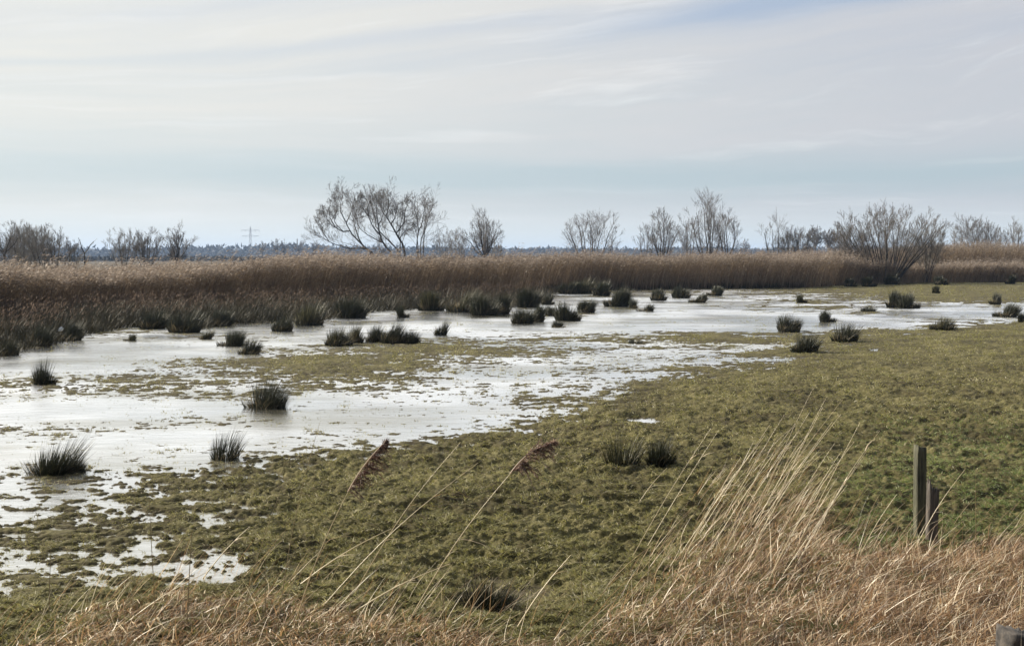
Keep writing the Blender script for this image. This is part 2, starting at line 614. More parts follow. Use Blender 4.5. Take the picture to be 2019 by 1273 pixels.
df.inputs[0].default_value = (.16, .145, .085, 1)
lw = g.new('ShaderNodeFresnel')
lw.inputs[0].default_value = 2.2
mx = g.new('ShaderNodeMixShader')
mp2 = g.new('ShaderNodeMapping')
mp2.inputs['Scale'].default_value = (0.35, 1.0, 1.0)
mp2.inputs['Rotation'].default_value = (0, 0, math.radians(-6))
g.put(mp2.inputs[0], geo.outputs['Position'])
murk = g.sstep(g.noise(mp2.outputs[0], 0.42, 5, 0.62), 0.44, 0.66)
g.put(mx.inputs[0], g.m('MULTIPLY', g.sstep(lw.outputs[0], 0.05, 0.55), g.m('SUBTRACT', 1.0, g.m('MULTIPLY', murk, 0.32))))
g.t.links.new(df.outputs[0], mx.inputs[1])
g.t.links.new(gl.outputs[0], mx.inputs[2])
g.t.links.new(mx.outputs[0], o.inputs[0])
wy = np.linspace(7.2, 128, 30)
wx = np.linspace(-0.74, 0.74, 30)
WY, WX = np.meshgrid(wy, wx, indexing='ij')
wV = np.stack([WX * WY, WY, WX * 0], 2).reshape(-1, 3)
ii = np.arange(900).reshape(30, 30)
wQ = np.stack([ii[:-1, :-1], ii[:-1, 1:], ii[1:, 1:], ii[1:, :-1]], 2).reshape(-1, 4)
tag(mesh_obj('water', wV, wQ, None, wm, None, True), kind='structure', label='shallow bright flood water lying between the grass')


def gz(x, y):
    return height(np.asarray(x, float), np.asarray(y, float))


# ------------------------------------------------------------------ meadow grass
def front_line(px):      # where the dark rush bed starts (its foot), photo rows
    return np.interp(px, [-300, 0, 60, 130, 200, 300, 380, 450, 600, 740, 880, 1000, 1060, 1100, 1200, 1400, 1560, 1700, 1850, 2019, 2300],
                     [770, 700, 686, 672, 655, 645, 652, 640, 638, 615, 611, 612, 600, 577, 573, 571, 570, 563, 560, 559, 557])


def reed_line(px):       # foot of the tall reeds
    return np.interp(px, [-300, 0, 200, 400, 600, 800, 1000, 1100, 1200, 1400, 1600, 1700, 1850, 2019, 2300],
                     [650, 630, 612, 604, 596, 588, 580, 572, 571, 569, 567, 561, 558, 557, 556])


def reed_top(px):
    return np.interp(px, [-300, 0, 130, 200, 300, 380, 450, 520, 600, 700, 800, 1000, 1200, 1450, 1640, 1700, 1850, 2019, 2300],
                     [515, 518, 523, 522, 517, 518, 510, 499, 491, 497, 503, 498, 494, 492, 498, 512, 514, 513, 513])


def grass_field(n, seed):
    r = np.random.default_rng(seed)
    px = r.uniform(-330, 2350, n)
    py_ = 557 + (1460 - 557) * r.uniform(0, 1, n) ** 1.05
    # the near meadow goes on beside the frame
    e_ = int(n * .28)
    px = np.r_[px, r.uniform(0, 1, e_) * 650 + np.where(r.uniform(0, 1, e_) < .5, 2350, -980)]
    py_ = np.r_[py_, r.uniform(720, 1460, e_)]
    n = n + e_
    x, y_ = G(px, py_)
    ok = (py_ > front_line(px) - 3) & (y_ < 125)
    z = gz(x, y_)
    ok &= (z > 0.0) | ((z > -0.042) & (r.uniform(0, 1, n) < 0.85 * sst(z, -.040, .002) * (.5 + .5 * sst(fbm(x, y_, .5, 2, 71), -.2, .6))))
    return px[ok], py_[ok], x[ok], y_[ok], z[ok], r


px, py_, x, y_, z, r = grass_field(930000, 1)
n = len(px)
isf = r.uniform(0, 1, n) < sst(px + 0.6 * (py_ - 900) + 120 * fbm(x, y_, 1.6, 2, 77), 1600, 1850) * sst(py_, 790, 900)
clump = fbm(x * .7, y_, 0.17 * (1 + np.maximum(y_ - 10, 0) / 14), 2, 31)
big = fbm(x, y_, 2.6, 3, 35)
lod = np.maximum(1.0, y_ / 13.0) ** .88
hgt = (0.034 + 0.030 * np.clip(clump, -.9, 1.5)) * r.uniform(0.6, 1.5, n) * (0.75 + 0.25 * lod)
hgt = np.clip(hgt, 0.008, 0.16) + np.where(z < 0, .008 - z, 0)
hgt = hgt * (1 - .45 * sst(wet(x, y_), .1, .6))
wd = 0.0088 * lod * r.uniform(0.6, 1.3, n)
a = r.uniform(0, 2 * math.pi, n)
D = nrm(np.stack([0.75 * np.cos(a) + 0.25, 0.75 * np.sin(a), 0.55 + r.uniform(0, .7, n)], 1))
B = np.stack([0.35 * np.cos(a), 0.35 * np.sin(a), -0.35 + 0 * a], 1)
brown = sst(fbm(x, y_, 1.3, 3, 36), .25, 1.1)
tint = np.clip(0.47 - .16 * brown + 0.20 * clump + 0.15 * big + r.normal(0, 1, n) * (.16 - .125 * sst(y_, 20, 50)) + 0.10 * sst(y_, 18, 40), 0, 1)
tint = np.where((r.uniform(0, 1, n) < 0.045) & (y_ < 32), 0.97, tint)
P0 = np.stack([x, y_, z - 0.006], 1)
for nm, mk, sel, lb in (('meadow_grass', 'meadow', ~isf, 'short olive grazed grass with brown tussocks on the wet meadow'),
                        ('fresh_grass', 'fresh', isf, 'fresher green grass behind the two posts on the right')):
    mb = MB()
    mb.ribbons(P0[sel], D[sel], hgt[sel] * 1.5, wd[sel], B[sel], 2, tint[sel])
    tag(mb.build(nm, M[mk]), lb, 'grass', None, 'stuff')

# ------------------------------------------------------------------ reed bed
RB = [None] * 4


def reeds(name, label, n, seed, pxr, foot, depth, top, mat, base_tint, minh=1.2):
    r = np.random.default_rng(seed)
    px = r.uniform(pxr[0], pxr[1], n)
    x0, yf = G(px, foot(px))
    yy = yf + 1.2 * r.uniform(-1, 1, n) * 0.6 + depth * (r.uniform(0, 1, n) ** 1.7)
    xx = (px - 1009.5) / F * yy
    zg = gz(xx, yy)
    zt = at(px, top(px), yf + 6)[2]
    jag = fbm(xx, yy, 8.0, 3, seed + 5) * 0.34 + fbm(xx, yy, 1.1, 2, seed + 8) * 0.34 + r.normal(0, .13, n) - .10 + np.where(r.uniform(0, 1, n) < .12, r.uniform(.1, .75, n), 0)
    H = np.maximum(zt - zg + jag - 0.45 * sst(yy - yf, 7, 20), minh) * (1 - 0.22 * r.uniform(0, 1, n) ** 2)
    front = (yy - yf) / depth
    mb = MB()
    mp_ = MB()
    lean = 0.10 + 0.10 * r.uniform(0, 1, n)
    D = np.stack([lean - .06 + r.normal(0, .07, n), r.normal(0, .05, n), np.ones(n)], 1)
    B = np.stack([0.10 + 0.1 * r.uniform(0, 1, n), r.normal(0, .05, n), -0.04 + 0 * px], 1)
    P0 = np.stack([xx, yy, zg - 0.02], 1)
    wv = nrm(np.stack([np.ones(n), r.normal(0, .5, n), 0 * px], 1))
    tv = np.clip(base_tint + fbm(xx, yy, 6, 2, seed + 1) * 0.12 + fbm(xx, yy, 1.0, 2, seed + 2) * 0.16 + r.normal(0, .15, n), 0, 1)
    mb.ribbons(P0, D, H * 0.95, 0.017 + yy * 0.00012, B, 3, tv, wv, 0.35)
    # leaves
    for j in range(3):
        s = r.uniform(0.35, 0.9, n)
        C = P0 + D * (H * 0.95 * s)[:, None] + B * (H * 0.95 * s * s)[:, None]
        Dl = nrm(np.stack([0.55 + r.normal(0, .35, n), r.normal(0, .4, n), 0.75 + r.normal(0, .3, n)], 1))
        Bl = np.stack([0.45 + 0 * px, r.normal(0, .1, n), -0.45 + r.normal(0, .15, n)], 1)
        mb.ribbons(C, Dl, r.uniform(.22, .5, n), 0.028 + yy * 0.00012, Bl, 2, np.clip(tv + 0.12 + r.normal(0, .12, n), 0, 1))
    # plumes
    k = (r.uniform(0, 1, n) < 0.6) & (fbm(xx, yy, 2.5, 2, seed + 40) > -.8)
    tipp = P0 + D * (H * 0.95)[:, None] + B * (H * 0.95)[:, None]
    for j in range(5):
        kk = k
        m_ = kk.sum()
        off = r.uniform(-0.30, 0.06, m_)
        C = tipp[kk] + np.stack([off * 0.35, r.normal(0, .02, m_), off], 1)
        Dp = nrm(np.stack([0.55 + r.normal(0, .2, m_), r.normal(0, .25, m_), 0.6 + r.normal(0, .2, m_)], 1))
        Bp = np.stack([0.5 + 0 * off, 0 * off, -0.75 + 0 * off], 1)
        mp_.ribbons(C, Dp, r.uniform(.14, .30, m_), 0.055, Bp, 2, np.clip(0.60 + .15 * fbm(C[:, 0], C[:, 1], 2.0, 2, 5) + r.normal(0, .22, m_), 0, 1), None, 0, 2.5)
    root = empty(name, (0, 60, 0))
    root.location = (0, 0, 0)
    mb.build('stems', mat, root)
    mp_.build('plumes', M['plume'], root)
    tag(root, label, 'reeds', None, 'stuff')


reeds('reed_bed', 'wide belt of tall brown dead reeds with pale plumes bordering the flooded meadow', 56000, 101, (-280, 1720),
      reed_line, 42.0, reed_top, M['reed'], 0.52)
reeds('low_reed_bed', 'lower front belt of tan reeds on the right beneath the big bare shrub', 13000, 111, (1640, 2330),
      reed_line, 11.0, lambda p: reed_top(p) + 2, M['reed'], 0.58, 0.9)
reeds('far_reed_bed', 'reddish reed belt on the raised bank behind the low reeds at right', 17000, 121, (1480, 2400),
      lambda p: 549.5 + 0 * p, 30.0, lambda p: np.interp(p, [1480, 1650, 1850, 2019, 2400], [494, 489, 476, 474, 474]), M['reed'], 0.60, 0.8)

# ------------------------------------------------------------------ low dark rush and sedge fringe
r = np.random.default_rng(5)
nt = 2300
px = r.uniform(-290, 1700, nt)
fl, rl = front_line(px), reed_line(px)
py_ = rl - 3 + (fl - rl + 1) * r.uniform(0, 1, nt) ** 0.9
cx, cy = G(px, py_)
depth_t = (fl - py_) / np.maximum(fl - rl, 4)
kb = 60
cx_, cy_ = np.repeat(cx, kb), np.repeat(cy, kb)
nn = nt * kb
rad = np.repeat(r.uniform(.25, .8, nt), kb)
a = r.uniform(0, 2 * math.pi, nn)
q = np.sqrt(r.uniform(0, 1, nn)) * rad
X0, Y0 = cx_ + np.cos(a) * q, cy_ + np.sin(a) * q
hh = np.repeat(r.uniform(.35, 1.05, nt) * (1 + 0.30 * depth_t), kb) * r.uniform(.55, 1.05, nn)
hh = hh * (1 - .45 * (q / rad) ** 2)
D = nrm(np.stack([.6 * np.cos(a) * q / rad + .06 + r.normal(0, .15, nn), .6 * np.sin(a) * q / rad, 1 + 0 * a], 1))
B = np.stack([.05 + .15 * np.cos(a), .15 * np.sin(a), -.14 + 0 * a], 1)
tb = np.repeat(np.clip(0.03 + 0.48 * depth_t + .22 * fbm(cx, cy, 2.2, 2, 52) + r.normal(0, .14, nt), 0, 1), kb)
mb = MB()
mb.ribbons(np.stack([X0, Y0, gz(X0, Y0) - .02], 1), D, hh, 0.008 + cy_ * 0.00016, B, 3, np.clip(tb + r.normal(0, .12, nn), 0, 1))
rt = empty('rush_bed', (0, 0, 0))
mb.build('blades', M['bed'], rt)
mb = MB()
n2 = 26000
px = r.uniform(-290, 1500, n2)
fl, rl = front_line(px), reed_line(px)
u = r.uniform(0, 1, n2)
py_ = rl - 3 + (fl - rl) * 0.8 * u
x, y_ = G(px, py_)
h = r.uniform(.35, 1.0, n2)
kk = fbm(x, y_, 1.8, 2, 53) + r.normal(0, .3, n2) > 0.0
x, y_, h = x[kk], y_[kk], h[kk]
n2 = len(x)
mb.ribbons(np.stack([x + .15, y_, gz(x, y_) + h], 1), nrm(np.stack([.3 + r.normal(0, .3, n2), r.normal(0, .3, n2), .9 + 0 * x], 1)),
           r.uniform(.12, .32, n2), 0.016, np.stack([.4 + 0 * x, 0 * x, -.6 + 0 * x], 1), 2, np.clip(.10 + .18 * fbm(x, y_, 1.5, 2, 51) + r.normal(0, .12, n2), 0, 1), None, 0, 2.5)
mb.build('seed_heads', M['plume'], rt)
tag(rt, 'low dark brown fringe of sedge and rush between the water and the tall reeds', 'rushes', None, 'stuff')

# ------------------------------------------------------------------ rush tufts, each a thing
TG = 'dark rush tufts standing in the flooded meadow'
tufts = [
    (87, 757, 44, 52, 'dark rush tuft in water near left edge, upright on its left and sloping down rightward'),
    (100, 932, 92, 92, 'biggest spiky rush tuft at lower left, its stems swept to the right'),
    (150, 930, 30, 32, 'small ragged rush tuft touching the right foot of the big spiky lower left one'),
    (522, 802, 84, 66, 'broad dense dark rush tuft with reflection in bright water, left of centre'),
    (443, 905, 56, 64, 'loose spiky rush tuft in the water at the edge of the lower left shore'),
    (256, 671, 26, 16, 'tiny flat green rush tuft in murky water before the left rush fringe'),
    (405, 668, 24, 22, 'small pale rush tuft immediately left of the wide tuft pair under the left willow gap'),
    (458, 681, 64, 34, 'wide low rush tuft behind a smaller spiky one, left of centre'),
    (490, 697, 42, 34, 'small spiky rush tuft in front of a wide low one, left of centre'),
    (556, 652, 40, 34, 'dark rush tuft pushing out from the fringe between two bright bays of water'),
    (668, 681, 58, 40, 'rush tuft with fanned pale tipped stems at the right end of a bright bay'),
    (700, 675, 34, 36, 'narrow rush tuft tucked against the right of the fanned pale tipped one'),
    (742, 673, 46, 34, 'left third of the long rush row beside the grassy spit'),
    (772, 676, 46, 42, 'tallest middle clump of the long rush row beside the grassy spit'),
    (808, 676, 44, 27, 'low right end clump of the long rush row beside the grassy spit'),
    (868, 660, 24, 34, 'lone narrow upright rush tuft in open water right of the long rush row'),
    (795, 625, 24, 24, 'small rush tuft hanging out from the fringe above the long rush row'),
    (1030, 637, 44, 36, 'blocky dark rush tuft with grey reflection, front left of the mid water group'),
    (1056, 634, 32, 34, 'rush tuft leaning on the right side of the blocky mid water one'),
    (1101, 645, 30, 17, 'squat low rush tuft at the front foot of the mid water group'),
    (1120, 632, 52, 42, 'tallest shaggy rush tuft in the mid water group'),
    (1156, 616, 34, 30, 'square topped rush tuft behind right of the tallest mid water one'),
    (1088, 622, 26, 22, 'small faint rush tuft between the blocky and the tallest mid water ones'),
    (1080, 600, 26, 22, 'small rush tuft behind the mid water group near the end of the fringe'),
    (1214, 604, 50, 38, 'large dome shaped rush tuft alone in water right of the mid water group'),
    (1248, 607, 18, 18, 'small rush tuft just right of the large dome shaped one'),
    (1271, 613, 34, 18, 'sparse spreading rush tuft in the water, low and spiky, second right of the dome one'),
    (1186, 583, 34, 30, 'dark rush tuft behind the large dome shaped one against the reeds'),
    (1298, 592, 32, 24, 'first of four dark rush tufts in a row before the reeds, leftmost'),
    (1344, 587, 34, 26, 'second and widest of four dark rush tufts in a row before the reeds'),
    (1373, 596, 32, 21, 'rounded third rush tuft, nearest of the four before the reeds'),
    (1408, 583, 30, 20, 'last and farthest right of four dark rush tufts before the reeds'),
    (1581, 597, 20, 17, 'tiny cube like rush tuft alone on the far pale shore right of centre'),
    (1555, 653, 46, 34, 'rush tuft at near edge of the right bright water, left of a spiky smaller one'),
    (1633, 634, 30, 27, 'small spiky rush tuft on the near shore of right bright water'),
    (1585, 696, 52, 42, 'rounded rush tuft on grass, nearest of the right hand field group'),
    (1665, 674, 52, 38, 'rush tuft leaning right with a shadow, right of the rounded nearest one'),
    (1711, 614, 30, 14, 'sparse low rush tuft in the middle of the right bright water'),
    (1757, 606, 17, 32, 'thin upright rush tuft at the left end of the right hand double clump'),
    (1790, 607, 48, 32, 'long dense rush tuft forming the body of the right hand double clump'),
    (1846, 579, 15, 15, 'tiny reddish rush tuft on the green strip below the big bare shrub'),
    (1860, 651, 58, 26, 'low spreading grey green rush tuft on the shore at right'),
    (1962, 600, 22, 22, 'small brownish rush tuft behind a larger dark one at far right'),
    (1980, 624, 48, 28, 'wide dark rush tuft at the end of the right bright water'),
    (2016, 636, 16, 20, 'rush tuft cut by the right edge of the view'),
    (1677, 566, 26, 16, 'left one of two black rush tufts at the foot of the big bare shrub'),
    (1714, 566, 30, 19, 'right one of two black rush tufts at the foot of the big bare shrub'),
    (1759, 562, 30, 21, 'dark rush tuft under the middle of the big bare shrub'),
    (1856, 563, 26, 18, 'dark rush tuft at the foot of the low reeds right of the big shrub'),
    (1991, 561, 18, 17, 'dark rush tuft at the foot of the low reeds by the right edge'),
    (1226, 930, 76, 68, 'open greenish rush tuft on the near meadow, left of a denser dark one'),
    (1303, 928, 62, 64, 'dense dark rush tuft on the near meadow with thin stems fanning out'),
    (1252, 677, 26, 12, 'tiny sparse rush tuft on the wet grass in mid meadow'),
    (14, 700, 44, 36, 'dark rush tuft cut by the left edge at the corner of the fringe'),
    (78, 682, 46, 42, 'dark rush tuft at the foot of the fringe near the left edge'),
    (135, 671, 50, 36, 'rounded dark rush tuft with a white scrap on it, left fringe'),
    (300, 648, 52, 38, 'dark rush tuft in the fringe left of the broadest fringe tuft'),
    (364, 655, 62, 44, 'broadest black rush tuft bulging out of the left fringe'),
    (430, 642, 46, 34, 'dark rush tuft in the fringe right of the broadest fringe tuft'),
    (610, 640, 56, 44, 'tall dark rush tuft in the fringe above the fanned pale tipped one'),
    (692, 626, 60, 40, 'black rounded rush tuft in the fringe left of the small bay at centre left'),
    (850, 612, 54, 38, 'grey green rush tuft in the fringe above the lone narrow water tuft'),
    (908, 614, 60, 46, 'big grey green rush tuft in the fringe, left of two overlapping ones'),
    (955, 621, 58, 42, 'shaggy rush tuft, front one of two overlapping at the fringe corner'),
    (985, 618, 40, 40, 'dark rush tuft, right one of two overlapping at the fringe corner'),
    (1042, 606, 44, 40, 'rush tuft in the fringe directly behind the blocky mid water one'),
    (1120, 579, 34, 24, 'black rush tuft under the reeds, left of a greener one at centre'),
    (1152, 579, 42, 32, 'greener rush tuft under the reeds at centre'),
    (975, 1205, 150, 80, 'dark rush tuft in the shaded ditch tangled with dead stems, bottom centre'),
]
for i, (bx, by, pw, ph, lb) in enumerate(tufts):
    r = np.random.default_rng(500 + i)
    x, y_ = G(bx, by)
    x, y_ = float(x), float(y_)
    sc = y_ / F
    W, H = pw * sc, ph * sc
    ditch = by > 1100
    sparse = 'sparse' in lb or 'open' in lb or 'loose' in lb
    n = 3200 if ditch else int(np.clip(W * H * 1500 + 260, 200, 1300) * (0.5 if sparse else 1))
    a = r.uniform(0, 2 * math.pi, n)
    q = np.sqrt(r.uniform(0, 1, n))
    R0 = W * 0.40
    dxy = np.stack([np.cos(a), np.sin(a)], 1) * q[:, None]
    zg = float(gz(x, y_))
    zb = max(zg, -0.03)
    lx = 0.10
    ns = int(r.integers(2, 6)) if pw > 26 else 2
    sa = r.uniform(0, 2 * math.pi, ns)
    sq = r.uniform(.35, .75, ns)
    sh = r.uniform(.62, 1.08, ns)
    sh[r.integers(0, ns)] = 1.1
    si = r.integers(0, ns, n)
    dxy = np.stack([np.cos(sa[si]) * sq[si], np.sin(sa[si]) * sq[si]], 1) + dxy * .52
    sl_ = r.normal(0, .10, ns)
    lx = lx + sl_[si]
    D = nrm(np.stack([dxy[:, 0] * 0.36 * W / max(H, .01) * .6 + lx + r.normal(0, .10, n), dxy[:, 1] * 0.35 + r.normal(0, .10, n), np.ones(n)], 1))
    B = np.stack([dxy[:, 0] * .16 + .08, dxy[:, 1] * .1, -.05 + 0 * a], 1)
    top = H * (0.55 + 0.45 * np.sqrt(np.maximum(0, 1 - dxy[:, 0] ** 2))) * sh[si]
    L = top * (r.uniform(.55, 1.30, n) ** 0.8) * (r.uniform(.35, 1.0, n) if ditch else 1)
    bw = max(0.0075, y_ / 1236 * 0.42)
    tn = np.clip(r.normal(.15 if ditch else .42, .2, n) + (0.3 if ('green' in lb or 'pale' in lb) else 0), 0, .97)  # ditch tuft tinted darker, painting in the shade of its hollow
    P0 = np.stack([dxy[:, 0] * R0, dxy[:, 1] * R0, np.full(n, -0.03)], 1)
    root = empty('rush_tuft', (x, y_, zb))
    tag(root, lb, 'rush tuft', TG)
    mb = MB().ribbons(P0, D, L, bw * r.uniform(.6, 1.2, n), B, 3, tn, None, 0.0, 1.8)
    # short, matted foot of the tuft
    m_ = n // 2
    b2 = r.uniform(0, 2 * math.pi, m_)
    q2 = np.sqrt(r.uniform(0, 1, m_)) * R0 * 1.1
    mb.ribbons(np.stack([np.cos(b2) * q2, np.sin(b2) * q2, np.full(m_, -0.03)], 1),
               nrm(np.stack([np.cos(b2) * .5, np.sin(b2) * .5, np.ones(m_)], 1)), H * r.uniform(.2, .5, m_), bw * 1.6,
               np.zeros((m_, 3)), 2, np.clip(r.normal(.2, .12, m_), 0, 1))
    mb.build('stems', M['rush'], root)
    if ph >= 16:
        m_ = max(10, int(n * (0.10 if ditch else 0.15)))
        b3 = r.uniform(0, 2 * math.pi, m_)
        q3 = np.sqrt(r.uniform(0, 1, m_)) * R0
        MB().ribbons(np.stack([np.cos(b3) * q3, np.sin(b3) * q3, np.full(m_, -0.02)], 1),
                     nrm(np.stack([np.cos(b3) * .55 + .2 + r.normal(0, .2, m_), np.sin(b3) * .5, .8 + 0 * b3], 1)), H * r.uniform(.4, 1.0, m_) * (1.5 if ditch else 1), bw,
                     np.stack([.25 + r.normal(0, .2, m_), r.normal(0, .1, m_), -.35 + r.normal(0, .15, m_)], 1), 3,
                     np.clip(r.normal(.55, .25, m_), 0, 1)).build('dead_stems', M['rushdead'], root)


# ------------------------------------------------------------------ bare trees
def resample(pts, K):
    pts = np.asarray(pts, float)
    d = np.r_[0, np.cumsum(np.linalg.norm(np.diff(pts, axis=0), axis=1))]
    t = np.linspace(0, d[-1], K)
    return np.stack([np.interp(t, d, pts[:, i]) for i in range(3)], 1)


def grow(PL, R, m, ratio, spread, up, r, K=5, t0=.2, kink=.16, rr=.34, rmin=.01, gx=0.0):
    n, KP, _ = PL.shape
    Lp = np.linalg.norm(np.diff(PL, axis=1), axis=2).sum(1)
    pi = np.repeat(np.arange(n), m)
    t = t0 + (1 - t0) * r.uniform(0, 1, n * m) ** 0.75
    f = t * (KP - 1)
    i0 = np.minimum(f.astype(int), KP - 2)
    u = (f - i0)[:, None]
    A, Bq = PL[pi, i0], PL[pi, i0 + 1]
    pos = A * (1 - u) + Bq * u
    tan = nrm(Bq - A)
    rad = R[pi, i0] * (1 - u[:, 0]) + R[pi, i0 + 1] * u[:, 0]
    Lc = Lp[pi] * ratio * r.uniform(.55, 1.25, n * m) * (1.2 - .65 * t)
    rv = nrm(r.normal(0, 1, (n * m, 3)))
    d = nrm(tan + spread * rv)
    C = np.zeros((n * m, K, 3))
    C[:, 0] = pos
    for k in range(1, K):
        d = nrm(d + np.array([gx, 0, up]) + kink * r.normal(0, 1, (n * m, 3)))
        C[:, k] = C[:, k - 1] + d * (Lc / (K - 1))[:, None]
    r0 = np.maximum(rad * rr, rmin)
    RR = r0[:, None] * np.linspace(1, .45, K)[None] + 0
    return C, np.maximum(RR, rmin * 0.7)


def crown(root, PL, R, r, levels, tw='twig', rmin=.012, up=.10, spread=.75, name='crown', thick=None):
    mb = MB()
    cur, cr = PL, R
    for li, (m, ratio) in enumerate(levels):
        last = li == len(levels) - 1
        cur, cr = grow(cur, cr, m, ratio, spread * (1 - .12 * li), up, r, rmin=rmin, kink=.10)
        if not last:
            mb.tubes(cur, cr, 3, .5)
        else:
            n = len(cur)
            mb.ribbons(cur[:, 0], nrm(cur[:, 1] - cur[:, 0]), np.linalg.norm(cur[:, -1] - cur[:, 0], axis=1), rmin * 2.0,
                       (nrm(cur[:, -1] - cur[:, 0]) - nrm(cur[:, 1] - cur[:, 0])), 3, .5, None, .3)
    return mb.build(name, M[tw], root)


def bare_tree(name, label, bx, topy, pw, dist, stems, cat, seed, r0=.12, fork=0.0, levels=((7, .42), (6, .45), (5, .5)), tw='twig',
              rmin=.008, lean=0.0, group=None, botz=0.0, spreadk=1.0):
    """vase-shaped bare tree: stems fan from the foot to tips spread over the crown"""
    r = np.random.default_rng(seed)
    x = (bx - 1009.5) / F * dist
    zt = float(at(bx, topy, dist)[2])
    zb = float(gz(x, dist)) + botz
    H = zt - zb
    W = pw * dist / F
    pls = []
    for s in range(stems):
        u = (s + .5) / stems * 2 - 1 + r.normal(0, .12)
        dep = r.uniform(-.5, .5) * W * .8
        hx = u * W * .5 * 1.0
        hh = H * (1 - .26 * min(1, abs(u)) ** 2) * r.uniform(.74, .88)
        p = [(r.normal(0, .1) + (0 if fork else u * W * .08), r.normal(0, .1), -.1)]
        if fork:
            p[0] = (0, 0, -.1)
            p.append((0, 0, H * fork))
        st = H * fork
        for t in (.3, .6, .85, 1.0):
            p.append((hx * t ** .75 + lean * t * H + r.normal(0, .05 * H * .3), dep * t, st + (hh - st) * t ** 1.1))
        pls.append(resample(p, 9))
    PL = np.array(pls)
    R = (r0 * r.uniform(.7, 1.1, stems))[:, None] * np.linspace(1, .22, 9)[None]
    root = empty(name, (x, dist, zb))
    tag(root, label, cat, group)
    MB().tubes(PL, R, 5, .5).build('trunk', M['bark'], root)
    crown(root, PL, R, r, levels, tw, rmin, up=.07, spread=.72 * spreadk)
    return root


def traced_tree(name, label, limbs, basepx, dist, seed, levels, r0, cat='tree', tw='twig', rmin=.010):
    """limbs: rows of photo points on the near window (600,360), 7.21 px per px, given real depth jitter"""
    r = np.random.default_rng(seed)
    bx = 600 + basepx[0] / 7.21
    x0 = (bx - 1009.5) / F * dist
    zb = float(gz(x0, dist))
    root = empty(name, (x0, dist, zb))
    tag(root, label, cat)
    main, pl2, rs = [], [], []
    for L in limbs:
        rad = L[0]
        pts = []
        dep0 = L[1]
        dslope = L[2]
        for k, (u, v) in enumerate(L[3:]):
            yy = dist + dep0 + dslope * k / max(1, len(L) - 4)
            X_, Y_, Z_ = at(600 + u / 7.21, 360 + v / 7.21, yy)
            pts.append((float(X_) - x0, yy - dist, float(Z_) - zb))
        if v is not None and L[3][1] > 960:      # trunk reaches the ground
            p = pts[0]
            pts.insert(0, (p[0] * .7, p[1], -.1))
        PLr = resample(pts, 12)
        PLr[1:] += r.normal(0, .035, (11, 3))
        main.append(PLr)
        rs.append(rad * r0 * np.linspace(1, .16, 12))
    PL, R = np.array(main), np.array(rs)
    MB().tubes(PL, R, 6, .5).build('trunk', M['bark'], root)
    crown(root, PL, R, r, levels, tw, rmin, up=.05, spread=.95)
    return root


traced_tree('willow_tree', 'leaning bare willow at the left of the big group, one limb lying almost flat', [
    (1.0, 0, 1, (980, 1010), (830, 900), (750, 820), (640, 690), (600, 560), (510, 400), (530, 250), (545, 180)),
    (.55, .6, -3, (640, 690), (560, 700), (440, 640), (350, 560), (300, 510), (250, 400)),
    (.7, 0, 3, (840, 910), (780, 800), (735, 690), (710, 580), (740, 480), (700, 350), (650, 220)),
    (.9, 0, -3, (990, 1012), (880, 940), (640, 935), (450, 880), (350, 840), (270, 780), (150, 740)),
    (.45, .5, 3, (600, 560), (660, 450), (690, 300), (620, 200)),
    (.4, -1, -2, (440, 640), (370, 500), (350, 380), (400, 230)),
    (.4, -2, 2, (350, 840), (260, 700), (200, 550), (230, 400)),
    (.35, -1, -3, (560, 700), (420, 560), (470, 330), (450, 200))],
    (985, 1010), 165.0, 61, ((20, .34), (10, .52), (9, .64)), .17)
traced_tree('willow_tree', 'tallest middle bare willow with two crossing slanted trunks in the big group', [
    (1.0, 0, -2, (1240, 990), (1110, 860), (1070, 740), (1050, 600), (1025, 450), (1040, 300), (1000, 150)),
    (.55, -.6, -2, (1070, 740), (980, 640), (910, 480), (910, 320), (850, 180)),
    (.8, 1, 3, (1345, 975), (1210, 830), (1110, 730), (1020, 630), (1010, 520), (960, 400), (930, 200)),
    (.45, -.3, -4, (1100, 850), (1000, 800), (820, 690), (740, 560), (790, 420)),
    (.4, -.5, 0, (1070, 980), (1070, 870), (1100, 800)),
    (.4, -1, 3, (1050, 600), (1120, 480), (1130, 300), (1100, 170)),
    (.35, -1, -3, (910, 480), (830, 360), (800, 200))],
    (1240, 990), 166.0, 62, ((20, .34), (10, .52), (9, .64)), .18)
traced_tree('willow_tree', 'bare willow with the thickest leaning trunk at the right of the big group', [
    (1.2, 0, 1, (1430, 1030), (1390, 880), (1310, 720), (1230, 590), (1160, 480), (1200, 330), (1180, 150)),
    (.5, .5, 3, (1160, 480), (1090, 380), (1060, 250)),
    (.6, .3, -3, (1310, 720), (1340, 680), (1420, 560), (1440, 400), (1480, 280)),
    (.55, .2, 3, (1360, 830), (1370, 760), (1450, 680), (1570, 620)),
    (.5, .5, -2, (1230, 590), (1290, 500), (1310, 380), (1260, 200)),
    (.6, .3, 2, (1360, 1000), (1370, 850), (1330, 740), (1400, 500), (1380, 300))],
    (1430, 1030), 164.0, 63, ((20, .34), (10, .52), (9, .64)), .17)
traced_tree('willow_tree', 'slim upright bare tree of several stems directly right of the big willows', [
    (.9, 0, 1, (1620, 1070), (1600, 900), (1620, 700), (1610, 500), (1560, 380), (1590, 200)),
    (.6, .3, -3, (1620, 700), (1680, 560), (1700, 400), (1750, 250)),
    (.8, .5, 3, (1690, 1000), (1700, 750), (1760, 500), (1800, 350), (1890, 280)),
    (.7, -.5, -3, (1650, 1000), (1660, 820), (1700, 700), (1740, 420), (1650, 220)),
    (.5, -.5, 2, (1630, 1010), (1590, 700), (1550, 500), (1520, 320))],
    (1630, 1060), 160.0, 64, ((16, .32), (9, .50), (8, .62)), .13)

